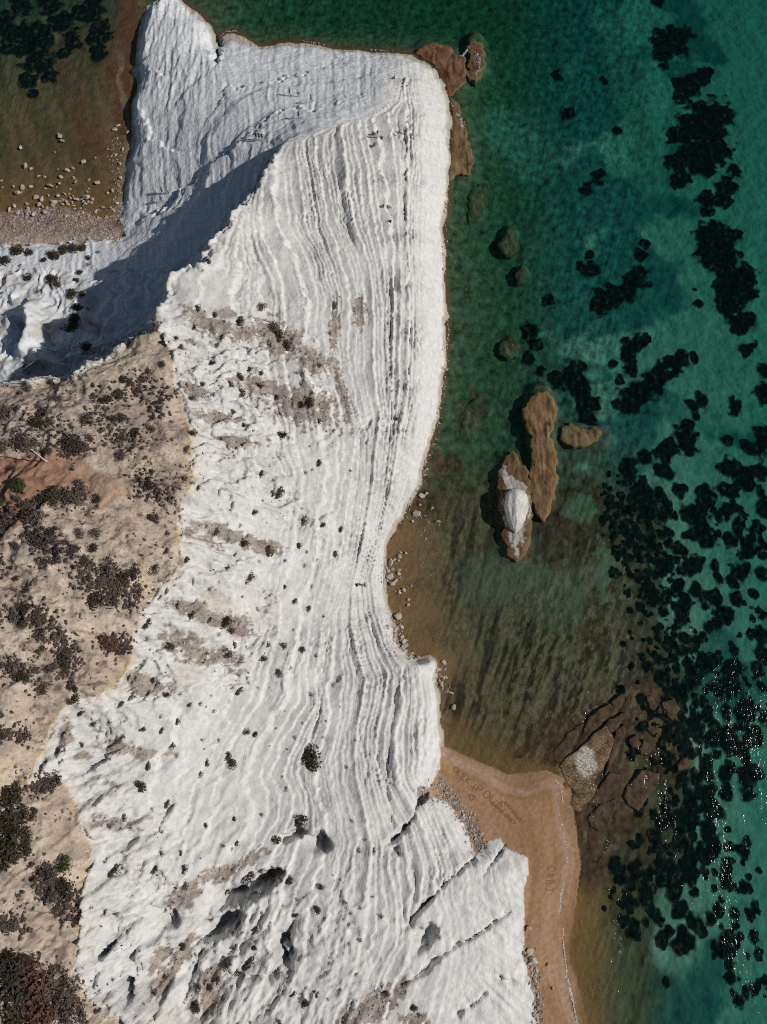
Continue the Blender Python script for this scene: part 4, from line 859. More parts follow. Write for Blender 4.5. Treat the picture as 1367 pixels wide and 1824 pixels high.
for i, (pl, kd, zt) in enumerate(SLABS):
    cxy = np.mean(pl, 0); pl = [tuple(cxy + (np.array(q) - cxy) * 1.2) for q in pl]
    fill_outline(zoomp(pl, 980, 1230, k5), 0.22, zt - 0.14, rel(0.07, 0.22, 0.1, 401 + i, 1.1, 1.5), 401 + i, slab_col(kd, 431 + i), 'slab', M_SLAB if kd else M_REEF, shelf, -0.9, jag=0.22, origin=(float(sx_), float(sy_), 0.0), label='pale cracked slab in the middle of the shelf' if kd == 1 else None)

# ------------------------------------------------------------------ seagrass: dark meadows on the sea floor
SG = [(1185,75,26),(1210,65,22),(1180,98,18),(1207,85,20),(1183,118,9),(1225,155,24),(1250,135,18),(1210,150,14),(1212,172,11),(1250,230,42),(1265,210,34),(1285,200,14),(1240,280,34),(1270,270,30),(1205,245,18),(1200,290,16),(1215,310,16),(1205,330,12),(1255,300,18),(1305,305,12),(1295,335,20),(1285,355,18),(1255,360,16),(1258,378,12),(1262,345,8),(1275,425,32),(1300,420,18),(1270,450,28),(1290,470,24),(1320,495,26),(1300,510,28),(1325,515,22),(1300,540,22),(1335,500,14),(1320,455,8),(1315,575,20),(1335,570,14),(1310,590,10),(1330,625,14),(1340,615,8),(1045,485,14),(1055,480,12),(1035,475,8),(1050,455,7),(1075,535,20),(1090,530,18),(1065,545,12),(1125,505,18),(1140,490,16),(1115,525,16),(1145,500,10),(1140,453,12),(1150,434,9),(992,136,10),(1079,147,8),(1012,204,13),(1007,210,8),(1098,233,9),(1044,337,12),(1065,318,12),(1072,308,8),(1172,4,10),(975,535,11),(1246,543,10),(1238,516,4),(1125,620,16),(1140,607,12),(1150,604,8),(1120,640,14),(1122,657,12),(1092,650,9),(1103,676,10),(1215,640,14),(1235,637,9),(1200,655,18),(1180,665,18),(1165,680,18),(1140,705,22),(1120,715,20),(1105,725,14),(1155,700,14),(1235,725,12),(1250,712,12),(1240,740,8),(1310,722,14),(1305,732,10),(1222,765,16),(1225,790,18),(1215,780,14),(1235,775,10),(1190,800,20),(1175,810,12),(1125,830,14),(1150,815,14),(1165,805,10),(1110,835,10),(1295,788,10),(1360,660,12),(1362,700,18),(1365,780,20),(1335,800,14),(1355,800,16),(1300,835,16),(1310,825,12),(1330,850,20),(1350,840,16),(1310,870,12),(1185,840,16),(1140,880,20),(1155,890,14),(1255,880,16),(1250,900,12),(1030,690,26),(1045,720,22),(1020,665,20),(990,680,16),(1045,745,16),(945,590,16),(955,615,12),(940,640,12),(965,660,10),(60,80,32),(70,110,26),(50,145,16),(75,60,22),(30,60,20),(10,40,22),(15,80,16),(110,40,22),(130,70,18),(115,95,12),(160,20,26),(180,60,22),(175,95,16),(90,10,20),(40,10,18),(60,170,10),(90,135,12)]
SG += [(1000 + a * .3015, 850 + b * .3015, r * .3015) for a, b, r in [(470,110,55),(500,90,40),(580,110,50),(620,150,30),(690,90,35),(720,60,25),(850,90,45),(860,140,40),(1000,70,60),(1070,40,40),(1180,100,40),(1195,180,45),(980,210,45),(1030,170,35),(930,240,25),(760,220,55),(830,260,70),(850,360,60),(780,330,50),(700,420,45),(620,220,40),(540,210,50),(480,240,40),(470,170,40),(420,190,30),(1000,370,40),(1050,320,35),(1090,420,65),(1130,350,40),(1160,300,35),(1190,400,30),(1195,470,25),(905,520,30),(920,600,35),(1060,560,50),(1010,620,35),(1100,540,25),(1190,570,40),(1030,720,40),(1140,690,30),(960,820,50),(930,860,40),(980,790,35),(800,510,45),(750,540,40),(830,480,20),(690,640,40),(640,520,40),(600,560,25),(500,590,30),(800,670,50),(840,730,40),(900,720,40),(730,720,50),(550,720,40),(600,800,30),(700,780,40),(500,810,25),(350,440,20),(380,345,15),(370,390,12),(430,440,14),(550,500,20),(540,380,40),(590,350,30),(640,390,30),(1190,950,50),(1180,1040,50),(1150,1130,40),(860,1110,60),(800,1150,50),(920,1080,40),(760,1100,40),(700,1030,50),(740,960,40),(630,1000,30),(780,960,30),(870,900,35),(1000,1160,50),(1050,1120,40),(950,1250,60),(1030,1240,40),(900,1240,25),(750,1220,45),(680,1280,40),(720,1360,25),(600,1190,40),(830,1330,35),(980,1390,40),(870,1410,40),(1190,1240,30),(1090,1380,50),(1060,1430,50),(1120,1350,40),(780,1430,45),(740,1470,40),(680,1500,50),(640,1490,30),(900,1480,50),(960,1540,60),(1040,1600,60),(1090,1560,40),(1150,1520,50),(1090,1660,45),(880,1560,50),(800,1540,60),(850,1700,50),(850,1770,50),(960,1750,40),(1000,1700,30),(1130,1750,60),(770,1620,30),(720,1590,30)]]
SG += [(1000 + a * .2685, 1350 + b * .2685, r * .2685) for a, b, r in [(920,170,40),(980,230,50),(930,240,40),(850,280,60),(1240,150,70),(1230,220,50),(1100,230,50),(1020,330,60),(960,360,40),(850,390,60),(760,420,60),(680,430,50),(980,460,50),(870,420,50),(1000,560,60),(930,620,40),(860,650,40),(790,570,50),(830,720,50),(740,790,90),(830,800,50),(690,850,50),(740,880,50),(890,890,30),(780,1010,50),(640,1030,40),(600,990,40),(650,1080,35),(1200,630,40),(1080,770,45),(1090,840,25),(470,850,45),(540,830,35),(390,740,60),(480,730,50),(560,920,50),(460,950,50),(600,870,30),(420,930,25),(670,1200,50),(720,1160,35),(660,1240,35),(810,1215,70),(940,1150,35),(980,1060,50),(1040,1010,40),(900,1090,50),(860,1080,40),(1190,1180,30),(1110,1240,60),(1150,1210,30),(1010,1240,30),(1120,1450,40),(700,1490,30)]]
SG = np.array(SG)
M_GRASS, n_, l_, p_ = new_mat('seagrass'); _at = n_.new('ShaderNodeAttribute'); _at.attribute_name = 'soil'; l_.new(_at.outputs['Color'], p_.inputs['Base Color']); p_.inputs['Roughness'].default_value = 1.0; p_.inputs['Specular IOR Level'].default_value = 0
CG = np.zeros(X.shape + (3,)); CG[idx] = C
def SEA_C(px, py): return np.stack([bilin(CG[..., k], (px - GX0) / CELL, (py - GY0) / CELL) for k in range(3)], 1)
def grass_mesh(ax, ay, f, ox, oy):
    ins = f > -0.26
    zz = np.minimum(height_at(ax, ay) + 0.02 + 0.26 * sstep(-0.04, 0.3, f) * (0.7 + 0.6 * fbm(ax / 0.8, ay / 0.8, 2, 507)), -0.07)
    mm = ins[:-1, :-1] & ins[1:, :-1] & ins[:-1, 1:] & ins[1:, 1:]
    if mm.sum() < 2: return None
    ids = np.arange(ax.size).reshape(ax.shape)
    q = np.stack([ids[:-1, :-1][mm], ids[:-1, 1:][mm], ids[1:, 1:][mm], ids[1:, :-1][mm]], 1)
    uq, inv = np.unique(q.ravel(), return_inverse=True)
    me = make_mesh('seagrass_patch', np.stack([ax.ravel()[uq] - ox, ay.ravel()[uq] - oy, zz.ravel()[uq]], 1), inv.reshape(-1, 4), M_GRASS)
    fq = f.ravel()[uq]; xx, yy = ax.ravel()[uq], ay.ravel()[uq]
    c = base_c((0.005, 0.012, 0.010), len(fq)) * (1 + 0.9 * fbm(xx / 0.9, yy / 0.9, 3, 511))[:, None]
    c = mixc(c, (0.075, 0.06, 0.03), 0.75 * sstep(0.42, 0.6, fbm(xx / 1.1, yy / 1.1, 3, 513)))
    c = mixc(c, SEA_C(xx, yy), sstep(0.16, -0.24, fq))
    a = me.attributes.new('soil', 'FLOAT_COLOR', 'POINT'); a.data.foreach_set('color', np.concatenate([np.clip(c, 0.002, 1), np.ones((len(c), 1))], 1).astype(np.float32).ravel())
    return me
def seagrass():
    n = len(SG); par = list(range(n))
    def find(i):
        while par[i] != i: i = par[i]
        return i
    for i in range(n):
        for j in range(i):
            if math.hypot(SG[i, 0] - SG[j, 0], SG[i, 1] - SG[j, 1]) < 0.82 * (SG[i, 2] + SG[j, 2]): par[find(i)] = find(j)
    comps = {}
    for i in range(n): comps.setdefault(find(i), []).append(i)
    special = {(1250,230):'largest dark seagrass meadow, in the green water at the upper right',(1275,425):'long dark seagrass meadow sloping down the right edge',(1185,75):'uppermost large dark seagrass patch',(1225,155):'dark seagrass patch between the uppermost patch and the largest meadow',(1295,335):'hooked dark seagrass patch below the largest meadow',(1140,705):'diagonal band of dark seagrass pointing up to the right',(60,80):'black seagrass patch in the brown lagoon west of the headland'}
    for cid, mem in comps.items():
        c = SG[mem]; cx, cy = c[:, 0].mean(), c[:, 1].mean()
        gx_, gy_, gz_ = ground(c[:, 0], c[:, 1]); mpp = np.array([metres_per_px(a, b, h) for (a, b, _), h in zip(c, gz_)])
        rr = c[:, 2] * mpp; ly = 1.15
        cell = 0.25
        lo = np.array((gx_ - rr * 1.5, gy_ - rr * 1.6)).min(1); hi = np.array((gx_ + rr * 1.5, gy_ + rr * 1.6)).max(1)
        ax, ay = np.meshgrid(np.arange(lo[0], hi[0], cell), np.arange(lo[1], hi[1], cell))
        f = np.full(ax.shape, -9.0); amp = min(1.0, 0.45 * float(rr.max()))
        axw = ax + amp * fbm(ax / 2.6, ay / 2.6, 2, 531); ayw = ay + amp * fbm(ax / 2.6, ay / 2.6, 2, 541)
        for a, b, r in zip(gx_, gy_, rr): f = np.maximum(f, 1 - np.hypot(axw - a, (ayw - b) / ly) / r)
        f = f + 0.46 * fbm(ax / 2.3, ay / 2.3, 3, 501) + 0.10 * fbm(ax / 0.8, ay / 0.8, 2, 505) + 0.06 + (0.08 if cx < 300 else 0)
        ox, oy = float(gx_.mean()), float(gy_.mean())
        me = grass_mesh(ax, ay, f, ox, oy)
        if me is None: continue
        lab = 'dark seagrass patch on the sandy sea floor'
        for kxy, lv in special.items():
            if any(abs(c[i, 0] - kxy[0]) < 1 and abs(c[i, 1] - kxy[1]) < 1 for i in range(len(c))): lab = lv
        if lab.startswith('dark seagrass patch on') and len(mem) > 12: lab = 'broad broken seagrass meadow off the cove and beach'
        sgo = link('seagrass_patch', me, None, (ox, oy, 0), lab, 'seagrass', 'seagrass patches on the sea floor')
        if lab.startswith('dark seagrass patch on'):
            zone = 'in the lagoon west of the headland' if cx < 300 else ('in the upper green water' if cy < 420 else ('in the green water beyond the reefs' if cy < 800 else ('off the mouth of the cove' if cy < 1200 else ('off the rock shelf' if cy < 1480 else 'off the beach'))))
            sz = 'tiny' if c[:, 2].max() < 9 else ('small' if c[:, 2].sum() < 24 else 'broad')
            ORD.append((sgo, sz + ' dark seagrass patch ' + zone, cy))
seagrass()

# the finer seagrass between the meadows, too broken to count
rs = np.random.RandomState(31); ex = []
for (u0, v0, u1, v1, wd, n) in ((1120,870,1190,1120,50,150),(1190,1120,1210,1330,60,150),(1200,1330,1230,1560,60,130),(1300,900,1330,1300,50,60),(1180,1450,1120,1640,40,60),(1080,880,1130,1050,30,50),(1300,1500,1340,1780,40,50)):
    t = rs.rand(n); ex.append(np.stack([u0 + (u1 - u0) * t + rs.normal(0, wd, n) * .6, v0 + (v1 - v0) * t + rs.normal(0, 20, n), rs.uniform(2.5, 9, n)], 1))
ex = np.concatenate(ex); gx_, gy_, gz_ = ground(ex[:, 0], ex[:, 1]); rr = ex[:, 2] * 0.1
ax, ay = np.meshgrid(np.arange(gx_.min() - 2, gx_.max() + 2, .25), np.arange(gy_.min() - 2, gy_.max() + 2, .25)); f = np.full(ax.shape, -9.0)
for a, b, r in zip(gx_, gy_, rr):
    i0 = int((a - 1.6 - ax[0, 0]) / .25); j0 = int((b - 1.6 - ay[0, 0]) / .25); i0 = max(i0, 0); j0 = max(j0, 0)
    sl = (slice(j0, j0 + 14), slice(i0, i0 + 14)); f[sl] = np.maximum(f[sl], 1 - np.hypot(ax[sl] - a, (ay[sl] - b) / 1.2) / r)
f = f + 0.5 * fbm(ax / 0.9, ay / 0.9, 3, 521)
link('seagrass', grass_mesh(ax, ay, f, 0, 0), None, None, 'broken dark seagrass mottling the sea floor', None, None, 'stuff')
# ------------------------------------------------------------------ boulders and stones
M_BOULDER, n_, l_, p_ = new_mat('pale_boulder')
oi = n_.new('ShaderNodeObjectInfo'); cr_ = n_.new('ShaderNodeValToRGB')
cr_.color_ramp.elements[0].color = (0.40, 0.30, 0.20, 1); cr_.color_ramp.elements[1].color = (0.60, 0.54, 0.47, 1)
nz_ = n_.new('ShaderNodeTexNoise'); nz_.inputs['Scale'].default_value = 1.5; nz_.inputs['Detail'].default_value = 5
tc_ = n_.new('ShaderNodeTexCoord'); l_.new(tc_.outputs['Object'], nz_.inputs['Vector'])
mm_ = n_.new('ShaderNodeMath'); mm_.operation = 'MULTIPLY_ADD'; mm_.inputs[1].default_value = 0.6; l_.new(nz_.outputs['Fac'], mm_.inputs[0]); l_.new(oi.outputs['Random'], mm_.inputs[2])
m2_ = n_.new('ShaderNodeMath'); m2_.operation = 'MULTIPLY'; m2_.inputs[1].default_value = 0.7; l_.new(mm_.outputs[0], m2_.inputs[0])
l_.new(m2_.outputs[0], cr_.inputs[0]); l_.new(cr_.outputs[0], p_.inputs['Base Color']); p_.inputs['Roughness'].default_value = 0.9
def rock_mesh(name, seed, sub=2):
    r = np.random.RandomState(seed); bm = bmesh.new()
    for _ in range(15):
        d = r.normal(size=3); d /= np.linalg.norm(d); d *= r.uniform(0.78, 1.05) * np.array((1.15, 0.9, 0.72))
        bm.verts.new(d)
    g = bmesh.ops.convex_hull(bm, input=bm.verts)
    for vv in [q for q in g['geom_interior'] if isinstance(q, bmesh.types.BMVert)]: bm.verts.remove(vv)
    bmesh.ops.bevel(bm, geom=list(bm.edges), offset=0.06, segments=1, affect='EDGES')
    me = bpy.data.meshes.new(name); bm.to_mesh(me); bm.free(); me.materials.append(M_BOULDER)
    return me
ROCKS = [rock_mesh('boulder', 600 + i) for i in range(7)]
B_LAG = [(0 + a * .1756, 220 + b * .1756, r * .1756) for a, b, r in [(612,140,28),(647,185,25),(220,260,22),(272,440,28),(325,470,18),(972,352,12),(560,298,12),(860,400,24),(592,470,16),(692,487,20),(747,463,16),(398,542,14),(625,555,24),(460,550,16),(757,565,16),(765,600,25),(910,585,18),(1003,615,26),(515,645,28),(610,622,22),(580,650,10),(325,650,18),(245,655,26),(145,645,16),(188,713,30),(225,710,12),(25,590,14),(35,655,12),(468,668,10),(365,755,26),(432,775,26),(495,735,14),(660,722,18),(595,740,20),(720,675,10),(705,720,12),(890,690,16),(905,665,10),(155,850,18),(105,885,20),(280,825,18),(295,875,18),(190,915,25),(275,915,30),(350,930,25),(405,830,22),(440,850,18),(465,910,24),(530,795,18),(565,810,26),(540,830,20),(610,800,18),(650,790,20),(680,800,22),(720,765,16),(745,740,12),(765,770,16),(800,780,20),(830,775,14),(890,760,34),(850,800,16),(875,825,22),(945,775,20),(905,800,12),(940,810,12),(1145,685,20),(1100,710,14),(1050,865,20),(1130,865,16),(975,915,18),(1200,820,18),(1165,65,24),(1205,30,18),(1305,100,20),(1255,270,18),(1225,420,22),(1180,325,14),(1230,560,18),(1195,375,10),(1000,965,12),(1010,880,8),(160,960,12),(220,890,14),(310,905,12),(480,860,14),(700,830,16),(740,810,14),(640,830,16),(620,770,12),(850,840,10)]]
B_COVE = [(660 + a * .1535, 950 + b * .1535, r * .1535) for a, b, r in [(235,345,34),(160,360,24),(180,400,26),(235,500,44),(160,565,32),(255,590,34),(155,455,30),(210,440,22),(265,420,20),(280,310,18),(340,275,26),(350,222,18),(410,235,20),(325,320,16),(330,425,20),(335,480,24),(290,560,26),(385,660,26),(335,675,22),(345,695,20),(290,680,16),(445,770,18),(450,830,22),(475,610,16),(330,960,42),(345,893,12),(270,1020,20),(205,1090,36),(245,1085,18),(310,1090,26),(357,1085,30),(280,1140,40),(275,1195,42),(270,1240,32),(365,1200,26),(390,1255,28),(410,1240,18),(395,1315,36),(360,1240,18),(465,1395,28),(460,1440,26),(460,1470,26),(440,1420,20),(400,1375,18),(560,1440,24),(525,1455,20),(420,1285,14)]]
B_SPUR = [(660 + a * .1535, 950 + b * .1535, r * .1535) for a, b, r in [(855,1500,24),(785,1570,22),(815,1580,16),(850,1680,20),(800,1710,20),(825,1735,24),(830,1770,24),(870,1570,12),(780,1600,14),(820,1660,14)]] + [(808,1261,4.5),(804,1234,3)]
B_NORTH = [(742,916,6),(753,885,5),(760,880,3),(735,930,3),(780,930,4),(748,900,3),(770,905,3)]
B_BEACH = [(700 + a * .3658, 1280 + b * .3658, r * .3658) for a, b, r in [(662,1018,12),(670,1133,18),(683,1172,18),(755,1195,10),(655,1150,12),(778,1310,9),(690,1245,10),(700,1225,8),(675,1220,8),(690,1270,10),(700,1300,8),(705,1340,9),(715,1390,9),(705,1410,8),(690,1440,10),(735,1355,8),(665,1190,10),(640,1140,10),(650,1030,7)]]
def place_rocks(lst, label, group, special, zlift):
    for i, (a, b, r) in enumerate(lst):
        gx_, gy_, gz_ = (float(q[0]) for q in ground(a, b))
        rad = r * metres_per_px(a, b, gz_) * 1.3
        o = link('boulder', ROCKS[(i * 5 + 3) % 7], None, (gx_, gy_, max(gz_, -0.5) + rad * zlift), special.get(i, label), 'boulder', group)
        zn = ('' if 'pile' not in label else (', upper pile' if b < 1080 else ', lower pile')) if 'lagoon' not in label else ((' by the shingle' if b > 345 else ' offshore') + (' in the far west' if a < 70 else (' midway' if a < 140 else ' near headland')))
        if i not in special: ORD.append((o, ('small ' if r < 3.2 else 'big ') + label.replace('small ', '').replace(' lying in the shallow brown lagoon', ' in the lagoon').replace(' in the pile at the foot of the white cliff', ' at the cliff foot') + zn, b))
        o.rotation_euler = (random.uniform(-.4, .4), random.uniform(-.4, .4), random.uniform(0, 6.28))
        o.scale = (rad * random.uniform(.95, 1.2), rad * random.uniform(.8, 1.05), rad * random.uniform(.8, 1.05))
place_rocks(B_LAG, 'pale boulder lying in the shallow brown lagoon', 'boulders of the lagoon', {0: 'upper of the pair of pale boulders alone in the lagoon', 1: 'lower of the pair of pale boulders alone in the lagoon', 2: 'orange tinted boulder alone in the western lagoon', 3: 'large pale boulder with a dark shadow in the western lagoon', 57: 'largest pale boulder of the row along the lagoon shore', 17: 'isolated pale boulder nearest the white headland', 70: 'dark boulder beside the foot of the white headland'}, 0.35)
place_rocks(B_COVE, 'pale boulder in the pile at the foot of the white cliff', 'boulders in the cove', {3: 'long flat pale boulder, biggest of the upper pile in the cove', 24: 'lone long white boulder between the two piles in the cove', 43: 'big rounded boulder next to the dark notch of the cliff'}, 0.3)
place_rocks(B_SPUR, 'small boulder in the water beside the white spur', 'boulders beside the spur', {0: 'topmost boulder beside the tip of the white spur', 10: 'isolated pale boulder in the cove off the spur'}, 0.3)
place_rocks(B_NORTH, 'small pale boulder in the shallows under the east face', 'boulders under the east face', {0: 'largest pale boulder in the shallows under the east face'}, 0.3)
place_rocks(B_BEACH, 'small boulder on the sand at the foot of the bluff', 'boulders on the beach', {0: 'pointed boulder alone on the sand below the bluff', 1: 'upper of the two large boulders on the beach', 2: 'lower of the two large boulders on the beach', 3: 'boulder out on the open sand', 5: 'pale boulder out on the sand near the lower edge'}, 0.35)
# loose stones nobody could count
def scatter(name, mat, pts, sizes, shapes, label, seed):
    r = np.random.RandomState(seed); vs = []; fs = []; off = 0
    for (px, py, pz), s in zip(pts, sizes):
        vv, ff = shapes[r.randint(len(shapes))]
        a = r.uniform(0, 6.283); c, d = math.cos(a), math.sin(a)
        q = vv * s * r.uniform(0.75, 1.25, 3)
        q = np.stack([q[:, 0] * c - q[:, 1] * d + px, q[:, 0] * d + q[:, 1] * c + py, q[:, 2] + pz], 1)
        vs.append(q); fs.append(ff + off); off += len(vv)
    me = make_mesh(name, np.concatenate(vs), np.concatenate(fs), mat, False)
    return link(name, me, None, None, label, None, None, 'stuff')
def arr(me):
    bm = bmesh.new(); bm.from_mesh(me); bmesh.ops.triangulate(bm, faces=bm.faces)
    vv = np.array([q.co[:] for q in bm.verts]); ff = np.array([[w.index for w in f.verts] for f in bm.faces]); bm.free(); return vv, ff
def pebble(seed):
    r = np.random.RandomState(seed); bm = bmesh.new()
    for _ in range(8):
        d = r.normal(size=3); d /= np.linalg.norm(d); bm.verts.new(d * np.array((1, .8, .6)))
    bmesh.ops.convex_hull(bm, input=bm.verts); me = bpy.data.meshes.new('pebble'); bm.to_mesh(me); bm.free(); return arr(me)
PEB = [pebble(700 + i) for i in range(5)]
def sample_px(poly_or_lines, n, spread, seed):
    r = np.random.RandomState(seed); out_ = []
    seg = list(zip(poly_or_lines[:-1], poly_or_lines[1:])); Ls = np.array([math.hypot(b[0] - a[0], b[1] - a[1]) for a, b in seg])
    for _ in range(n):
        k = r.choice(len(seg), p=Ls / Ls.sum()); t = r.rand(); a, b = seg[k]
        out_.append((a[0] + (b[0] - a[0]) * t + r.normal() * spread, a[1] + (b[1] - a[1]) * t + r.normal() * spread))
    return np.array(out_)
M_STONE, n_, l_, p_ = new_mat('stone_rubble'); gi = n_.new('ShaderNodeNewGeometry'); cr_ = n_.new('ShaderNodeValToRGB')
cr_.color_ramp.elements[0].color = (0.28, 0.21, 0.17, 1); cr_.color_ramp.elements[1].color = (0.62, 0.55, 0.49, 1); l_.new(gi.outputs['Random Per Island'], cr_.inputs[0]); l_.new(cr_.outputs[0], p_.inputs['Base Color']); p_.inputs['Roughness'].default_value = 0.95
rs = np.random.RandomState(77)
S = np.concatenate([sample_px([(778,1392),(790,1412),(812,1430),(835,1465),(850,1500),(862,1512)], 900, 7, 1), sample_px([(948,1700),(955,1760),(962,1824)], 260, 5, 2), sample_px([(5,400),(60,398),(120,395),(200,405)], 900, 10, 3), sample_px([(200,250),(214,330),(206,400)], 260, 8, 4), sample_px([(688,1000),(696,1040)], 120, 9, 5), sample_px([(695,1100),(715,1160)], 120, 8, 6), sample_px([(30,385),(90,385),(160,375)], 250, 8, 8), sample_px([(785,1190),(795,1240)], 60, 7, 9), sample_px([(740,1000),(760,960),(750,900)], 60, 16, 10), sample_px([(702,945),(724,910),(748,865),(774,785),(788,705),(796,612)], 220, 3, 11), sample_px([(792,520),(790,430),(799,330)], 90, 2.5, 17)])
gx_, gy_, gz_ = ground(S[:, 0], S[:, 1])
scatter('gravel', M_STONE, np.stack([gx_, gy_, gz_], 1), rs.uniform(0.06, 0.30, len(S)) ** 1.0 * rs.choice([.6, 1, 1, 1.3], len(S)), PEB, 'loose stones and rubble along the foot of the cliffs', 12)
# rubble on the brown earth patches of the slope
S = []
for cu, cv, ru, rv, an in DIRT:
    for _ in range(int(ru * rv / 24) + 6):
        a = rs.normal() * 0.45 * ru; b = rs.normal() * 0.45 * rv; t = math.radians(an)
        S.append((cu + a * math.cos(t) - b * math.sin(t), cv + a * math.sin(t) + b * math.cos(t)))
S = np.array(S); gx_, gy_, gz_ = ground(S[:, 0], S[:, 1])
scatter('rubble', M_STONE, np.stack([gx_, gy_, gz_], 1), rs.uniform(0.06, 0.24, len(S)), PEB, 'crumbled stones on the earth patches of the white slope', 13)

# ------------------------------------------------------------------ shrubs
def foliage_mat(name, c1, c2):
    m, n, l, p = new_mat(name); oi_ = n.new('ShaderNodeObjectInfo'); g = n.new('ShaderNodeNewGeometry')
    ad_ = n.new('ShaderNodeMath'); ad_.operation = 'ADD'; md_ = n.new('ShaderNodeMath'); md_.operation = 'MULTIPLY'; md_.inputs[1].default_value = 0.5
    l.new(oi_.outputs['Random'], ad_.inputs[0]); l.new(g.outputs['Random Per Island'], ad_.inputs[1]); l.new(ad_.outputs[0], md_.inputs[0])
    r = n.new('ShaderNodeValToRGB'); r.color_ramp.elements[0].color = (*c1, 1); r.color_ramp.elements[1].color = (*c2, 1)
    l.new(md_.outputs[0], r.inputs[0]); l.new(r.outputs[0], p.inputs['Base Color']); p.inputs['Roughness'].default_value = 0.85; p.inputs['Specular IOR Level'].default_value = 0.2
    return m
F_DARK = foliage_mat('dark_olive_foliage', (0.040, 0.034, 0.022), (0.105, 0.085, 0.052))
F_DRY = foliage_mat('dry_twig_foliage', (0.075, 0.055, 0.045), (0.20, 0.155, 0.125))
F_PURPLE = foliage_mat('purplish_foliage', (0.068, 0.052, 0.047), (0.165, 0.125, 0.108))
F_GREEN = foliage_mat('green_foliage', (0.035, 0.06, 0.016), (0.085, 0.12, 0.035))
F_RED = foliage_mat('rusty_foliage', (0.10, 0.05, 0.035), (0.20, 0.115, 0.08))
M_TWIG, n_, l_, p_ = new_mat('twig'); p_.inputs['Base Color'].default_value = (0.10, 0.075, 0.055, 1)
def shrub_mesh(name, seed, mat, n=520, spiky=0.0, lobes=5):
    r = np.random.RandomState(seed); vs = []; fs = []
    lb = [(r.uniform(-.38, .38), r.uniform(-.38, .38), r.uniform(.38, .6)) for _ in range(lobes)] + [(0, 0, .72)]
    for i in range(n):
        lx, ly, lr = lb[r.randint(len(lb))]
        d = r.normal(size=3); d[2] = abs(d[2]) * 0.9; d /= np.linalg.norm(d)
        p = np.array((lx, ly, 0.06)) + d * lr * (r.uniform(0.35, 1.0) ** 0.5) * np.array((1, 1, 0.85))
        p *= 1 + spiky * r.uniform(-.2, .5)
        s = r.uniform(0.05, 0.125)
        nrm = d + r.normal(size=3) * 0.6; nrm /= np.linalg.norm(nrm)
        t = np.cross(nrm, r.normal(size=3)); t /= np.linalg.norm(t); b = np.cross(nrm, t)
        k = len(vs)
        vs += [p - t * s, p - b * s * 0.55, p + t * s * 1.1, p + b * s * 0.55]; fs.append((k, k + 1, k + 2, k + 3))
    nl = len(fs)
    for i in range(7):
        a = i * 0.9 + r.uniform(0, .5); e = np.array((math.cos(a) * .55, math.sin(a) * .55, r.uniform(.25, .55))); w = 0.02; k = len(vs)
        sd = np.array((-math.sin(a), math.cos(a), 0)) * w
        vs += [-sd + (0, 0, -0.15), sd + (0, 0, -0.15), e + sd * .3, e - sd * .3]; fs.append((k, k + 1, k + 2, k + 3))
        vs += [np.array((0, 0, -w - .15)), np.array((0, 0, w - .15)), e + (0, 0, w * .3), e - (0, 0, w * .3)]; fs.append((k + 4, k + 5, k + 6, k + 7))
    me = make_mesh(name, np.array(vs), np.array(fs), mat, False); me.materials.append(M_TWIG)
    mi = np.zeros(len(fs), np.int32); mi[nl:] = 1; me.polygons.foreach_set('material_index', mi)
    return me
SH = {'dark': [shrub_mesh('shrub', 800 + i, F_DARK) for i in range(5)], 'dry': [shrub_mesh('shrub', 820 + i, F_DRY, 420, 0.5) for i in range(5)],
      'purple': [shrub_mesh('shrub', 840 + i, F_PURPLE, 480, 0.3) for i in range(3)], 'green': [shrub_mesh('shrub', 860 + i, F_GREEN) for i in range(3)], 'red': [shrub_mesh('shrub', 880 + i, F_RED, 420, 0.5) for i in range(2)]}
def zl(lst, ox, oy, k): return [(ox + a * k, oy + b * k, r * k) for a, b, r in lst]
W = []
W += zl([(180,170,14),(155,207,8),(410,367,22),(130,377,20),(310,432,28),(165,390,8),(205,402,16),(250,432,10),(115,457,14),(35,508,14),(55,548,18),(350,553,12),(465,455,28),(490,500,30),(520,540,26),(610,575,10),(197,612,14),(185,653,8),(358,643,16),(410,657,14),(318,680,22),(150,710,16),(225,714,8),(277,713,16),(400,717,18),(328,750,20),(75,745,12),(105,772,18),(285,830,14),(480,765,14),(625,790,26),(590,800,16),(670,625,14),(595,655,12),(570,660,10),(665,875,14),(335,890,14),(375,915,12),(110,925,18),(505,935,22),(532,945,12),(700,918,6),(625,983,8),(270,1037,8),(665,1058,14),(410,1108,22),(605,1100,12),(638,1087,8),(808,1092,10),(490,1190,24),(420,1223,8),(465,1195,14),(730,360,16),(715,485,10),(790,770,10)],300,400,.4023)
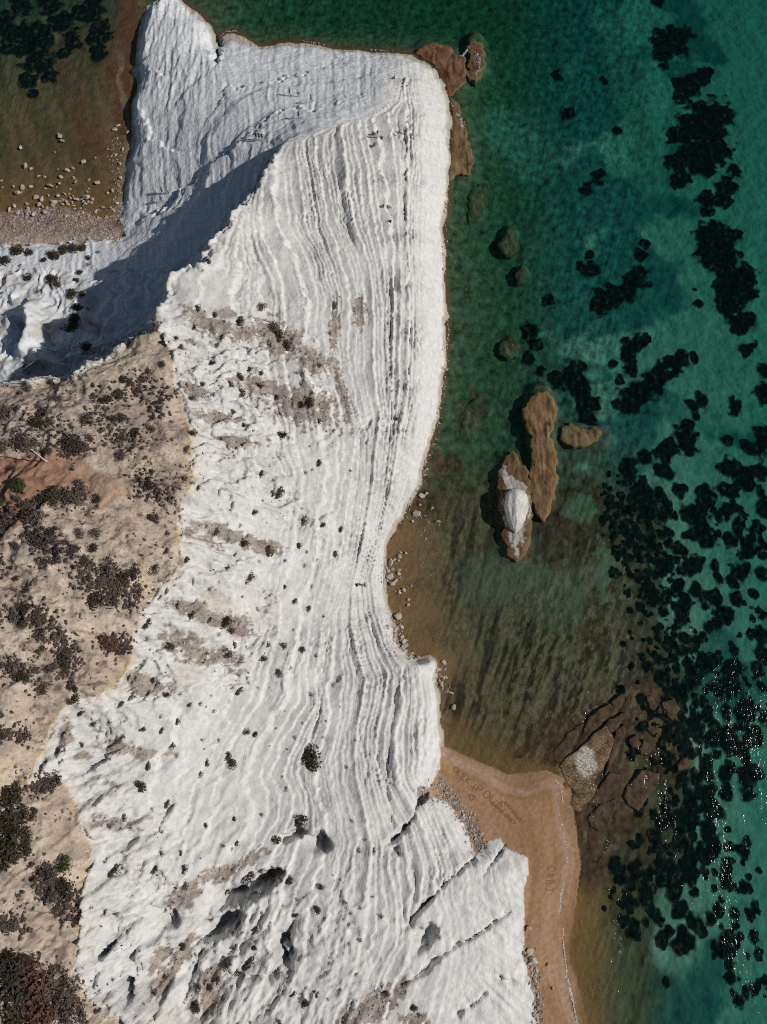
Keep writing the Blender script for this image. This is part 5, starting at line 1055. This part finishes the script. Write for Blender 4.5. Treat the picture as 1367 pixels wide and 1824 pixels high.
W += zl([(380,157,16),(320,218,12),(597,187,20),(595,140,6),(683,212,14),(762,232,14),(170,220,12),(215,242,20),(330,290,22),(440,327,30),(580,308,14),(615,332,10),(660,367,8),(735,345,14),(517,372,10),(605,392,12),(262,402,14),(360,440,26),(185,497,12),(210,500,10),(515,487,14),(638,485,12),(425,507,10),(330,530,8),(273,535,6),(160,552,12),(558,550,14),(620,585,14),(395,587,10),(690,617,8),(100,608,22),(255,640,30),(275,680,20),(180,635,14),(372,675,8),(555,677,6),(440,742,16),(510,752,18),(595,765,14),(292,745,16),(265,782,24),(420,803,18),(655,790,10),(345,750,10),(10,750,20),(172,782,12),(95,805,12),(492,872,18),(542,845,12),(355,865,8),(350,890,10),(315,880,10),(355,910,10),(285,932,12),(315,942,18),(397,933,6),(635,962,12),(330,820,8),(190,968,8),(95,1005,14),(142,1003,12),(168,1017,8),(203,1036,12),(55,960,10),(40,1083,16),(10,965,10),(150,1165,12),(348,1127,14),(385,1140,16),(478,1112,8),(518,1035,5),(595,1088,8),(562,1152,10),(225,1167,10),(18,1185,16),(450,1190,6),(265,1232,18),(527,1205,6),(700,1080,6),(760,1018,6),(765,890,8),(685,1150,10)],300,850,.4023)
W += zl([(1050,60,16),(985,440,22),(970,170,12),(930,575,12),(880,605,18),(850,640,16),(785,775,25),(795,915,12),(890,900,25),(1000,965,14),(685,1060,16),(810,1075,18),(700,1150,30),(885,1155,16),(960,1150,12),(640,1200,20),(430,1250,20),(395,1170,34),(500,1300,22),(590,1297,10),(855,1265,14),(940,1298,16),(1005,1200,14),(1060,1200,12),(760,1330,18),(855,1340,16),(645,1380,24),(380,1360,10),(335,1450,20),(435,1418,16),(915,1415,16),(745,1440,14),(1085,1437,8),(1160,1395,10),(1205,1470,16)],0,850,.3365)
W += zl([(335,113,22),(640,40,24),(785,187,24),(740,297,34),(1095,175,20),(1205,135,18),(1222,178,28),(1060,235,22),(885,390,20),(810,420,14),(505,480,14),(655,468,20),(578,513,18),(695,515,12),(862,540,14),(1240,470,16),(1090,510,16),(855,648,18),(955,652,16),(1062,680,8),(1185,613,14),(1255,595,16),(1230,632,12),(600,740,40),(562,700,14),(817,742,22),(975,740,24),(975,825,26),(1200,850,22),(1300,775,40),(555,960,20),(650,985,8),(540,1037,10),(1118,1000,16),(1345,1060,20),(965,1145,22),(993,1110,12),(920,1158,8),(1245,1145,20),(1350,1155,16),(1285,1075,16),(1035,1190,14),(1200,1250,32),(1310,1225,36),(1250,1280,20),(450,1257,10),(870,1305,24),(825,1395,24),(1050,1360,20),(1110,1370,20),(1035,1465,30),(1150,1325,20),(1090,1330,14),(770,1445,12),(605,1320,16)],0,1300,.3365)
W += zl([(462,118,44),(38,132,16),(14,182,16),(598,148,10),(345,187,8),(358,236,10),(418,367,26),(262,338,12),(38,385,14),(318,440,18),(620,362,10),(675,438,8),(650,480,12),(705,485,14),(370,603,18),(495,628,14),(345,702,6),(395,735,14),(400,675,10),(480,716,16),(595,690,12),(653,708,12),(703,665,8),(740,742,12),(375,822,14),(655,840,12),(530,930,8),(635,975,10),(575,1035,12),(480,1053,14),(425,1053,8),(385,1053,14),(525,1075,8),(435,1090,16),(825,1010,16),(335,1168,16),(215,1168,10),(545,580,5),(550,600,5),(578,597,5),(900,265,24),(885,290,22),(260,730,10),(295,768,6),(870,1110,14),(890,1140,12)],350,1300,.4462)
T = []
T += zl([(25,985,55),(215,970,35),(190,1030,35),(245,1020,25),(450,890,16),(280,905,25),(515,915,30),(575,885,25),(425,1010,42),(595,1000,24),(345,1120,50),(400,1140,50),(435,1100,25),(345,1040,20),(665,775,10),(720,770,18),(700,810,25),(640,830,20),(600,815,20),(790,740,20),(665,862,20),(740,1050,20),(660,1070,20),(545,1010,25),(840,1105,14),(910,1148,20),(840,1020,14),(590,1180,26),(640,1150,14),(715,1190,12),(730,1330,25),(660,1310,14),(900,1300,20),(850,1340,12),(965,1340,14),(100,1110,50),(165,1130,35),(20,1140,40),(455,840,16),(135,860,20),(360,825,14),(760,555,25),(790,600,20),(70,1250,15),(80,1210,15),(600,1100,16),(690,1090,12),(530,1050,12),(830,1270,12),(250,1160,20)],0,380,.3658)
T += zl([(290,125,60),(350,120,50),(430,80,50),(400,130,40),(515,115,25),(60,300,60),(160,170,25),(235,250,50),(300,310,40),(270,310,45),(150,400,20),(440,310,35),(520,310,30),(510,390,30),(420,400,45),(380,370,25),(560,480,50),(640,530,50),(710,500,40),(600,560,45),(540,640,60),(490,655,45),(600,650,40),(735,610,32),(680,690,16),(715,680,14),(820,485,35),(675,315,14),(885,300,18),(880,265,14),(880,395,18),(805,410,16),(820,220,30),(790,210,20),(885,175,12),(930,60,14),(985,20,24),(20,460,45),(30,510,35),(135,555,22),(45,575,20),(50,730,45),(130,750,40),(195,710,30),(250,760,35),(200,790,25),(250,850,40),(330,950,55),(345,1020,40),(300,1000,30),(370,1090,35),(400,1120,20),(660,900,30),(640,930,25),(110,1005,50),(150,1070,40),(60,1010,20),(245,1110,40),(230,1090,20),(20,1150,40),(10,1210,30),(135,1370,30),(105,1380,20),(50,1250,20),(20,820,25),(620,990,15),(520,990,15),(290,470,25),(330,465,25),(470,450,30)],0,850,.3365)
T += zl([(40,370,70),(90,340,50),(30,470,70),(120,450,50),(60,560,80),(140,560,50),(40,660,70),(130,630,45),(20,730,30),(260,270,50),(300,265,30),(230,290,30),(180,430,25),(175,465,20),(335,430,12),(380,440,14),(375,470,10),(240,760,50),(330,860,60),(280,880,40),(180,945,16),(300,940,30),(320,970,20),(60,1040,35),(45,1000,20),(120,1000,20),(330,1025,20),(370,1120,10),(315,1265,26),(60,1270,90),(150,1300,90),(250,1320,70),(330,1330,50),(60,1400,100),(180,1420,100),(300,1420,80),(370,1420,50),(80,1510,80),(220,1520,90),(340,1510,70),(430,1500,40),(130,1220,50),(40,1220,40),(120,30,40),(40,35,25),(190,840,14)],0,1300,.3365)
G_GREEN = [(44,870,14),(4,902,12),(87,1160,9),(112,1540,15)]
G_PURPLE = zl([(225,370,60)],0,850,.3365); G_RED = zl([(590,880,50),(560,850,35)],0,850,.3365)
BL = zl([(85,185,28),(145,192,20),(20,238,30),(55,293,14),(140,312,22),(260,205,30),(310,185,28),(360,175,26),(400,170,22),(430,220,16),(430,255,14),(395,290,16),(255,325,28),(280,350,22),(185,383,14),(375,330,20),(355,395,25),(400,395,16),(380,468,30),(365,520,36),(355,560,30),(430,470,14),(300,565,10),(120,745,14),(425,650,25),(480,190,14),(215,232,16),(100,258,12),(10,390,10)],0,380,.3658)
def dedupe(lst):
    out_ = []
    for a in lst:
        if all(math.hypot(a[0] - b[0], a[1] - b[1]) > 0.45 * min(a[2] + b[2], 30) for b in out_): out_.append(a)
    return out_
W = dedupe(W); T = dedupe(T); BL = dedupe(BL)
def slope_label(a, b, r):
    w = 'beneath the ridge' if b < 640 else ('among the upper earth ledges' if b < 800 else ('above the boulder cove' if b < 1060 else ('on the lumpy middle slope' if b < 1230 else ('on the lower slope' if b < 1420 else ('around the deep gullies' if b < 1620 else 'near the bottom edge')))))
    edge = np.interp(b, [p[0] for p in GL[0]], [p[1] for p in GL[0]])
    c = 'by the ochre rim' if a < edge + 90 else ('mid slope' if a < edge + 220 else 'toward the sea')
    return ('tiny dark tuft ' if r < 4.5 else ('small dark shrub ' if r < 7 else 'large dark shrub ')) + c + ' ' + w
SPEC = {(555,1352): 'biggest round dark shrub alone on the white slope, ringed with stones', (536,1463): 'round dark shrub just above the two deep gully shadows', (249,1400): 'dark diamond shaped shrub on the pale grey ledge', (132,1243): 'dark round bush in the notch between ochre plateau and white slope'}
def wlab(a, b, r):
    for kxy, t in SPEC.items():
        if math.hypot(a - kxy[0], b - kxy[1]) < 9 and r > 8: return t
    return slope_label(a, b, r)
def tlab(a, b, r):
    w = 'in the thicket at the lower corner' if b > 1690 else ('in the dark clump at the left edge' if b > 1380 and a < 65 else ('beside the red earth clearing' if 770 < b < 960 and a < 230 else ('on the pale upper plateau' if b < 770 else ('in the scrub belt across the plateau' if b < 1060 else ('on the plateau above the white notch' if b < 1290 else 'on the lower plateau')))))
    c = '' if b > 1690 else (' near the rim' if a > 180 else '')
    return ('small dry tuft ' if r < 6 else ('grey brown shrub ' if r < 11 else 'large brown bush ')) + w + c
def tkind(a, b, r, i):
    if 1380 < b < 1560 and a < 65: return 'dark'
    if b > 1690: return ['dry', 'dark', 'red', 'dry'][i % 4]
    return ['dry', 'dry', 'dark', 'purple'][i % 4]
GREEN_LAB = {870: 'bright green bush alone on the red earth clearing', 902: 'green bush at the left edge of the red clearing', 1160: 'small green bush amid brown scrub', 1540: 'green bush on the ochre plateau near the white rim'}
ALL = [(a, b, r, 'dry' if i % 5 == 2 else 'dark', wlab(a, b, r), 'shrubs on the white slope', 0) for i, (a, b, r) in enumerate(W)]
ALL += [(a, b, r, tkind(a, b, r, i), tlab(a, b, r), 'shrubs on the ochre plateau', 0) for i, (a, b, r) in enumerate(T)]
ALL += [(a, b, r, 'green', GREEN_LAB[b], 'shrubs on the ochre plateau', 1) for a, b, r in G_GREEN]
ALL += [(a, b, r, 'purple', 'purple tinged round bush on pale sand of the plateau', 'shrubs on the ochre plateau', 1) for a, b, r in G_PURPLE]
ALL += [(a, b, r, 'red', 'rust red dry bush close to the ochre rim', 'shrubs on the ochre plateau', 0) for a, b, r in G_RED]
ALL += [(a, b, r, 'dark', 'dark shrub in the shadow of the ridge' if a > 110 and b > 500 else 'low dark shrub on the white ground above the shingle', 'shrubs below the rim', 0) for a, b, r in BL]
ALL.sort(key=lambda q: -q[2])
SMALL = []
for i, (a, b, r, kd, lab, grp, fixed) in enumerate(ALL):
    gx_, gy_, gz_ = (float(q[0]) for q in ground(a, b))
    rad = r * metres_per_px(a, b, gz_) * 1.45
    if i >= 298: SMALL.append((gx_, gy_, gz_, rad)); continue
    o = link('shrub', SH[kd][(i * 7 + 1) % len(SH[kd])], None, (gx_, gy_, gz_), lab, 'shrub', grp)
    if lab not in SPEC.values() and not fixed: ORD.append((o, lab, b))
    o.rotation_euler = (0, 0, random.uniform(0, 6.28))
    o.scale = (rad * random.uniform(.9, 1.2), rad * random.uniform(.85, 1.1), rad * random.uniform(.55, .8))
lowsh = [(np.array([q.co[:] for q in me.vertices]), np.array([list(p.vertices) for p in me.polygons])) for me in [shrub_mesh('shrub', 890 + i, F_DARK, 110) for i in range(4)]]
scatter('small_shrubs', F_DARK, [(a, b, c) for a, b, c, d in SMALL], [d for a, b, c, d in SMALL], lowsh, 'smallest dark tufts dotted over the white slope', 16)
# fine scrub that reads as one mass
def tuft(seed):
    r = np.random.RandomState(seed); vs = []; fs = []
    for i in range(9):
        d = r.normal(size=3); d[2] = abs(d[2]) + .2; d /= np.linalg.norm(d); t = np.cross(d, r.normal(size=3)); t /= np.linalg.norm(t); b = np.cross(d, t); s = .42; p = d * r.uniform(.2, .8) * (1, 1, .6)
        k = len(vs); vs += [p - t * s, p - b * s, p + t * s, p + b * s]; fs.append((k, k + 1, k + 2, k + 3))
    return np.array(vs), np.array(fs)
TUF = [tuft(900 + i) for i in range(6)]
tz = np.nonzero(z_tan & (u > -40) & (v < 1860))[0]
rs = np.random.RandomState(5)
dens = sstep(0.0, 0.6, fbm(x[tz] / 5, y[tz] / 5, 4, 777) + 0.15) * (1 - 0.97 * red[tz]) * (0.35 + 0.65 * sstep(700, 800, v[tz]))
pick = tz[rs.rand(len(tz)) < dens * 0.075]
scatter('scrub', F_DRY, np.stack([x[pick], y[pick], z[pick]], 1), rs.uniform(0.10, 0.34, len(pick)), TUF, 'low dry scrub and twigs covering the ochre plateau', 14)
belts = [([(150,878),(60,905),(0,935)],10,260),([(70,955),(120,990),(100,1000)],14,200),([(150,1020),(200,1040),(240,1065)],16,420),([(60,1085),(110,1130),(125,1190)],13,300),([(190,1150),(230,1145)],10,130),([(30,1190),(70,1210)],12,120),([(0,1100),(20,1110)],10,80),([(40,740),(110,780)],20,120),([(110,800),(140,800)],9,100),([(170,730),(230,690),(270,680)],14,150),([(180,770),(240,780)],16,140),([(250,860),(300,900)],16,120),([(60,1560),(110,1590),(130,1620)],16,200),([(0,1640),(40,1650)],10,80),([(60,1400),(90,1400)],9,100),([(0,1740),(80,1750),(130,1780)],22,420),([(270,740),(300,700)],10,80),([(0,1010),(20,1030)],12,100),([(0,1300),(50,1310)],12,90)]
S = np.concatenate([sample_px(p, n, w, 40 + i) for i, (p, w, n) in enumerate(belts)]); gx_, gy_, gz_ = ground(S[:, 0], S[:, 1])
scatter('undergrowth', F_PURPLE, np.stack([gx_, gy_, gz_], 1), rs.uniform(0.15, 0.5, len(S)), TUF, 'matted dry undergrowth between the bushes of the plateau', 18)
dz_ = np.nonzero((dirt_m > 0.5) | ((rough > 0.4) & z_white & (fbm(x / 3, y / 3, 3, 779) > 0.35)))[0]
pick = dz_[rs.rand(len(dz_)) < 0.028]
scatter('dry_grass', F_DRY, np.stack([x[pick], y[pick], z[pick]], 1), rs.uniform(0.08, 0.22, len(pick)), TUF, 'sparse dry tufts on the earth patches of the white slope', 15)

# ------------------------------------------------------------------ pole by the clearing
def tube(bm, p0, p1, r0, r1, seg=10):
    p0 = Vector(p0); p1 = Vector(p1); d = (p1 - p0).normalized(); a = d.orthogonal().normalized(); b = d.cross(a); rings = []
    for p, r in ((p0, r0), (p1, r1)): rings.append([bm.verts.new(p + (a * math.cos(i * 2 * math.pi / seg) + b * math.sin(i * 2 * math.pi / seg)) * r) for i in range(seg)])
    for i in range(seg): bm.faces.new((rings[0][i], rings[0][(i + 1) % seg], rings[1][(i + 1) % seg], rings[1][i]))
    bm.faces.new(rings[0][::-1]); bm.faces.new(rings[1])
def bm_obj(name, bm, mat, parent=None):
    me = bpy.data.meshes.new(name); bm.to_mesh(me); bm.free(); me.materials.append(mat); return link(name, me, parent)
M_POLE, n_, l_, p_ = new_mat('weathered_white_paint'); p_.inputs['Base Color'].default_value = (0.72, 0.72, 0.72, 1); p_.inputs['Roughness'].default_value = 0.5
gx_, gy_, gz_ = (float(q[0]) for q in ground(84, 823))
pole = empty('pole', (gx_, gy_, gz_), 'thin white pole standing among bushes beside the red clearing', 'pole')
bm = bmesh.new(); tube(bm, (0, 0, -.2), (0, 0, 3.9), .085, .06); bm_obj('post', bm, M_POLE, pole)
bm = bmesh.new(); tube(bm, (0, 0, -.1), (0, 0, .06), .22, .2, 12); bm_obj('base_plate', bm, M_POLE, pole)
bm = bmesh.new(); tube(bm, (0, 0, 3.9), (0, 0, 3.98), .08, .03); bm_obj('cap', bm, M_POLE, pole)

# ------------------------------------------------------------------ people
def mat_plain(name, c, r=0.8):
    m, n, l, p = new_mat(name); nz = n.new('ShaderNodeTexNoise'); nz.inputs['Scale'].default_value = 30; mr = n.new('ShaderNodeMix'); mr.data_type = 'RGBA'; mr.blend_type = 'MULTIPLY'; mr.inputs[0].default_value = 0.3
    mr.inputs[6].default_value = (*c, 1); l.new(nz.outputs['Color'], mr.inputs[7]); l.new(mr.outputs[2], p.inputs['Base Color']); p.inputs['Roughness'].default_value = r; return m
SKIN = mat_plain('skin', (0.42, 0.24, 0.16), 0.6); HAIR = mat_plain('hair', (0.03, 0.02, 0.014))
CLOTH = {'black': mat_plain('black_cloth', (0.02, 0.02, 0.025)), 'navy': mat_plain('navy_cloth', (0.03, 0.04, 0.09)), 'white': mat_plain('white_cloth', (0.75, 0.75, 0.75)), 'red': mat_plain('red_cloth', (0.35, 0.08, 0.05)), 'grey': mat_plain('grey_cloth', (0.12, 0.12, 0.13)), 'tan': mat_plain('tan_cloth', (0.4, 0.27, 0.18))}
def figure(pose, shirt, bottom):
    J = {'pelvis': (0, 0, .95), 'waist': (0, 0, 1.1), 'chest': (0, .02, 1.32), 'neck': (0, .02, 1.47), 'chin': (0, .05, 1.54), 'head': (0, .03, 1.64), 'crown': (0, .01, 1.73), 'nose': (0, .125, 1.615)}
    R = {'pelvis': .14, 'waist': .125, 'chest': .15, 'neck': .055, 'chin': .065, 'head': .092, 'crown': .06, 'nose': .022}
    E = [('pelvis', 'waist'), ('waist', 'chest'), ('chest', 'neck'), ('neck', 'chin'), ('chin', 'head'), ('head', 'crown'), ('head', 'nose')]
    for sgn, s in ((-1, 'l'), (1, 'r')):
        step = {'stand': 0.03, 'walk': 0.22, 'sit': 0}[pose] * sgn
        sw = {'stand': 0.02, 'walk': -0.2, 'sit': 0.1}[pose] * (sgn if pose != 'sit' else 1)
        pts = {'sh': (sgn * .19, .01, 1.40), 'el': (sgn * .26, sw * .5, 1.13), 'wr': (sgn * .27, sw + .08, .90), 'palm': (sgn * .27, sw + .1, .83), 'hip': (sgn * .09, 0, .90), 'kn': (sgn * .10, step * .6 + .02, .50), 'an': (sgn * .10, step - .02, .09), 'toe': (sgn * .12, step + .14, .035)}
        if pose == 'sit': pts.update({'hip': (sgn * .09, .02, .93), 'kn': (sgn * .13, .38, 1.22), 'an': (sgn * .12, .66, .88), 'toe': (sgn * .13, .80, .84), 'el': (sgn * .27, .18, 1.17), 'wr': (sgn * .20, .36, 1.20), 'palm': (sgn * .17, .42, 1.22)})
        rad = {'sh': .07, 'el': .045, 'wr': .032, 'palm': .038, 'hip': .095, 'kn': .06, 'an': .042, 'toe': .03}
        for k in pts: J[k + s] = pts[k]; R[k + s] = rad[k]
        E += [('chest', 'sh' + s), ('sh' + s, 'el' + s), ('el' + s, 'wr' + s), ('wr' + s, 'palm' + s), ('pelvis', 'hip' + s), ('hip' + s, 'kn' + s), ('kn' + s, 'an' + s), ('an' + s, 'toe' + s)]
        px, py, pz = pts['palm']; dirn = (0, .02, -.09) if pose != 'sit' else (-sgn * .03, .07, .03)
        for fi, (off, ln) in enumerate(((-.03, .9), (-.01, 1.0), (.01, .95), (.03, .75))):
            a = 'f%d%s' % (fi, s); J[a] = (px + dirn[0] * ln, py + off + dirn[1] * ln, pz + dirn[2] * ln); R[a] = .009; E.append(('palm' + s, a))
        a = 'th' + s; J[a] = (px - sgn * .045, py + .04, pz - .02); R[a] = .011; E.append(('wr' + s, a))
    names = list(J); me = bpy.data.meshes.new('skeleton'); me.from_pydata([J[k] for k in names], [(names.index(a), names.index(b)) for a, b in E], [])
    o = bpy.data.objects.new('skeleton', me); COL.objects.link(o)
    md_ = o.modifiers.new('skin', 'SKIN'); md_.use_smooth_shade = True
    for i, k in enumerate(names):
        d = me.skin_vertices[0].data[i]; d.radius = (R[k], R[k] * (0.72 if k in ('waist', 'chest', 'pelvis') else 1)); d.use_root = (k == 'pelvis')
    o.modifiers.new('sub', 'SUBSURF').levels = 1
    dg = bpy.context.evaluated_depsgraph_get(); ev = o.evaluated_get(dg); out_ = bpy.data.meshes.new_from_object(ev)
    bpy.data.objects.remove(o); out_.name = 'person'
    out_.materials.clear()
    for m in (SKIN, CLOTH[shirt], CLOTH[bottom], HAIR): out_.materials.append(m)
    for p in out_.polygons:
        c = p.center
        if c.z > 1.60 and c.y < 0.075 or c.z > 1.70: k = 3
        elif c.z > 1.48: k = 0
        elif pose != 'sit' and abs(c.x) > .215 and c.z < 1.22: k = 0
        elif pose == 'sit' and abs(c.x) > .2 and .05 < c.y < .3 and c.z > 1.0: k = 0
        elif c.z > 1.03 and (pose != 'sit' or c.y < .16): k = 1
        elif (pose != 'sit' and c.z > .48) or (pose == 'sit' and c.y < .45): k = 2
        else: k = 0
        p.material_index = k
    if pose == 'sit':
        for vv in out_.vertices: vv.co.z -= 0.82
    return out_
FIG = {}
def person(a, b, pose, shirt, bottom, yaw, label, group=None):
    k = (pose, shirt, bottom)
    if k not in FIG: FIG[k] = figure(*k)
    gx_, gy_, gz_ = (float(q[0]) for q in ground(a, b))
    o = link('person', FIG[k], None, (gx_, gy_, gz_ - 0.03), label, 'person', group); o.rotation_euler = (0, 0, math.radians(yaw)); o.scale = (1.06,) * 3
GP = 'people on the white rock'
person(517,171,'walk','black','navy',80,'person in dark clothes walking, left one of the pair on the bluish slope',GP)
person(532.5,172,'stand','white','black',200,'person in a white top, right one of the pair on the bluish slope',GP)
person(555,181,'walk','navy','grey',110,'walking person in dark clothes a few steps below the pair on the slope',GP)
person(533,211,'stand','black','black',60,'person in black standing on the lowest ledge of the bluish slope',GP)
person(703,141,'sit','navy','black',100,'person sitting alone at the upper corner of the headland',GP)
person(664.5,242,'sit','black','navy',-60,'person in black sitting, leftmost of the group of four on the ridge top',GP)
person(673,246,'stand','grey','white',20,'person in pale clothes standing amid the seated group on the ridge top',GP)
person(680.5,249,'sit','black','black',30,'person in black sitting, rightmost of the group on the ridge top',GP)
person(668,260,'sit','black','tan',120,'person in black sitting just below the group on the ridge top',GP)
person(711,245,'walk','black','white',90,'person with a long shadow walking toward the crack in the rock',GP)
person(719.5,240,'stand','red','tan',-100,'person in a reddish top beside the long vertical crack',GP)
person(684,371,'sit','black','white',80,'person in black and white sitting on the upper white face',GP)
person(691,371,'sit','tan','red',-90,'person in tan sitting right beside the one in black and white',GP)
person(696,398,'sit','black','red',10,'hunched dark person sitting just below the seated pair',GP)
person(457,248,'stand','black','navy',150,'left person of the three at the tip of the ridge shadow',GP)
person(463,250,'stand','red','black',170,'middle person of the three at the tip of the ridge shadow',GP)
person(468.5,250,'stand','navy','black',190,'right person of the three at the tip of the ridge shadow',GP)
person(291,345,'walk','grey','black',90,'grey dressed person walking at the edge of the ridge shadow',GP)
person(302,345,'stand','white','tan',90,'person in white at the very edge of the ridge shadow',GP)
person(289.5,361,'walk','black','black',80,'person in black below the two walkers at the shadow edge',GP)
person(702,748,'sit','navy','grey',-80,'left one of two people sitting halfway along the white face',GP)
person(707,748,'sit','black','tan',-90,'right one of two people sitting halfway along the white face',GP)
person(638,1043,'sit','black','grey',90,'left one of the two people on the ledge above the boulder cove',GP)
person(650,1044,'walk','black','navy',90,'right one of the two people on the ledge above the boulder cove',GP)

# ------------------------------------------------------------------ writing scratched in the sand
FONT = {'O': [[(.5,0),(.9,.2),(1,.55),(.8,.9),(.45,1),(.1,.8),(0,.45),(.15,.12),(.5,0)]], 'L': [[(0,1),(.02,0),(.75,.02)]], 'E': [[(.7,1),(0,.98),(0,0),(.75,0)],[(0,.5),(.55,.52)]], 'K': [[(0,1),(.02,0)],[(.7,1),(.05,.5),(.75,0)]], '+': [[(.5,1.1),(.45,-.15)],[(.05,.5),(.95,.48)]], 'P': [[(0,0),(.05,1),(.6,.98),(.75,.72),(.5,.5),(.05,.48)]], 'A': [[(0,0),(.45,1),(.8,0)],[(.2,.4),(.65,.4)]], 'M': [[(0,0),(.1,1),(.45,.3),(.8,1),(.9,0)]], 'Y': [[(0,1),(.4,.5),(.8,1)],[(.4,.5),(.35,0)]], 'N': [[(0,0),(.05,1),(.7,0),(.75,1)]], 'U': [[(0,1),(.05,.2),(.35,0),(.7,.2),(.75,1)]], 'S': [[(.75,.85),(.4,1),(.05,.78),(.65,.35),(.45,0),(0,.12)]], 'B': [[(0,0),(0,1),(.55,.95),(.6,.6),(.05,.52),(.65,.4),(.65,.05),(0,0)]], 'J': [[(.1,1),(.75,1)],[(.5,1),(.5,.2),(.25,0),(0,.2)]], 'C': [[(.9,.8),(.55,1),(.1,.7),(.05,.3),(.45,0),(.9,.15)]], 'R': [[(0,0),(.05,1),(.6,.98),(.7,.7),(.05,.5),(.7,0)]], 'H': [[(0,0),(0,1)],[(.7,0),(.7,1)],[(0,.5),(.7,.5)]], 'h': [[(.5,0),(.05,.5),(0,.8),(.25,1),(.5,.75),(.8,1),(1,.75),(.9,.45),(.5,0)]], ' ': []}
M_SCRATCH, n_, l_, p_ = new_mat('scratched_wet_sand'); p_.inputs['Base Color'].default_value = (0.29, 0.15, 0.068, 1); p_.inputs['Roughness'].default_value = 0.9
def scratch(text, start, adv, up, w, width=0.085):
    """letters stepped along adv (px per letter) with height vector up (px); w = letter width as share of adv"""
    vs = []; fs = []
    for i, ch in enumerate(text):
        ou, ov_ = start[0] + adv[0] * i, start[1] + adv[1] * i
        for st in FONT[ch]:
            P = []
            for (a, b), (c, d) in zip(st[:-1], st[1:]):
                for t in np.linspace(0, 1, 5)[:-1]: P.append((a + (c - a) * t, b + (d - b) * t))
            P.append(st[-1]); P = np.array(P)
            uu = ou + P[:, 0] * adv[0] * w + P[:, 1] * up[0] + np.random.RandomState(i).normal(0, .35, len(P)); vv = np.random.RandomState(i + 50).normal(0, .35, len(P)) + ov_ + P[:, 0] * adv[1] * w + P[:, 1] * up[1]
            ax, ay, az = ground(uu, vv)
            tx = np.gradient(ax); ty = np.gradient(ay); ln = np.hypot(tx, ty) + 1e-6; nx_, ny_ = -ty / ln * width, tx / ln * width
            k = len(vs)
            for q in range(len(P)):
                hl = float(height_at(ax[q] + nx_[q], ay[q] + ny_[q])); hr = float(height_at(ax[q] - nx_[q], ay[q] - ny_[q]))
                vs += [(ax[q] + nx_[q], ay[q] + ny_[q], hl + .012), (ax[q], ay[q], float(az[q]) + .006), (ax[q] - nx_[q], ay[q] - ny_[q], hr + .012)]
                if q: fs += [(k + 3 * q - 3, k + 3 * q - 2, k + 3 * q + 1, k + 3 * q), (k + 3 * q - 2, k + 3 * q - 1, k + 3 * q + 2, k + 3 * q + 1)]
    return make_mesh('sand_writing', np.array(vs), np.array(fs), M_SCRATCH)
def writing(me, label): link('sand_writing', me, beach, None, label)
writing(scratch('OLEK', (806.5,1372.5), (7.6,6.6), (5.5,-8), .85), 'name scratched in the sand beside the spur')
writing(scratch('+', (835,1403.5), (12,9.5), (6,-10), 1.0), 'plus sign scratched in the sand')
writing(scratch('POLA', (847,1409), (12.4,8.6), (7.2,-11.5), .75), 'name scratched in the sand after the plus sign')
writing(scratch('h', (832.5,1423.5), (10,5), (5.5,-10.5), 1.0), 'heart scratched in the sand')
writing(scratch('AMYANUNJ', (896.5,1430.5), (4.5,5.1), (4.8,-4.4), .8, .075), 'upper line of small writing in the sand')
writing(scratch('SABNO KROLY', (875.5,1432), (3.8,3.5), (3.6,-4.2), .8, .07), 'lower line of small writing in the sand')
writing(scratch('CABJ', (975,1543), (-1.2,13), (15,-1.5), .7, .065), 'four letters scratched down the sand of the beach')

# ------------------------------------------------------------------ foam
M_FOAM, n_, l_, p_ = new_mat('sea_foam'); p_.inputs['Base Color'].default_value = (0.78, 0.78, 0.76, 1); p_.inputs['Roughness'].default_value = 0.9
fv = []; ff = []
rs = np.random.RandomState(21)
for pts, wpx, dens_ in (([(993,1437),(1004,1478),(1009,1514),(1014,1545)],1.2,.12),([(1004,1580),(1001,1594),(998,1612),(996,1628)],2.2,.3),([(1003,1655),(1005,1690),(1010,1737),(1022,1785),(1028,1824),(1040,1850)],1.5,.4),([(1008,1740),(1016,1770),(1024,1800)],2.0,.2),([(806,184),(812,196),(820,212),(826,232),(828,256)],3.2,.8),([(815,105),(826,98),(836,84)],2.6,.6),([(848,92),(856,108),(852,128),(843,134)],2.8,.6),([(812,132),(822,136)],2,.5),([(452,80),(462,90),(474,84)],1.8,.5),([(392,66),(404,55),(422,55)],1.5,.4),([(540,72),(580,80)],1.2,.3),([(660,88),(700,91)],1.2,.25),([(990,1390),(1000,1400),(1003,1430)],1.5,.3),([(796,560),(800,590),(797,620)],1.2,.3)):
    L_ = sum(math.hypot(b[0] - a[0], b[1] - a[1]) for a, b in zip(pts[:-1], pts[1:]))
    S = sample_px(pts, int(L_ * wpx * dens_ * 1.6), wpx * 0.5, int(L_ * 7) % 1000)
    ax, ay, az = ground(S[:, 0], S[:, 1]); az = np.maximum(az, 0.0) + 0.035
    ax, ay = unproject(S[:, 0], S[:, 1], az); az = np.maximum(height_at(ax, ay) + 0.015, 0.035)
    for a, b, c in zip(ax, ay, az):
        r = rs.uniform(.03, .10); m = 7; th = rs.uniform(0, 6.28); k = len(fv)
        fv += [(a, b, c + .03)] + [(a + math.cos(th + q * 6.283 / m) * r * rs.uniform(.5, 1.3), b + math.sin(th + q * 6.283 / m) * r * 1.4 * rs.uniform(.5, 1.3), c) for q in range(m)]
        ff += [(k, k + 1 + q, k + 1 + (q + 1) % m) for q in range(m)]
link('foam', make_mesh('foam', np.array(fv), np.array(ff), M_FOAM), None, None, 'thin white foam along the beach and round the reefs', None, None, 'stuff')
number_labels()
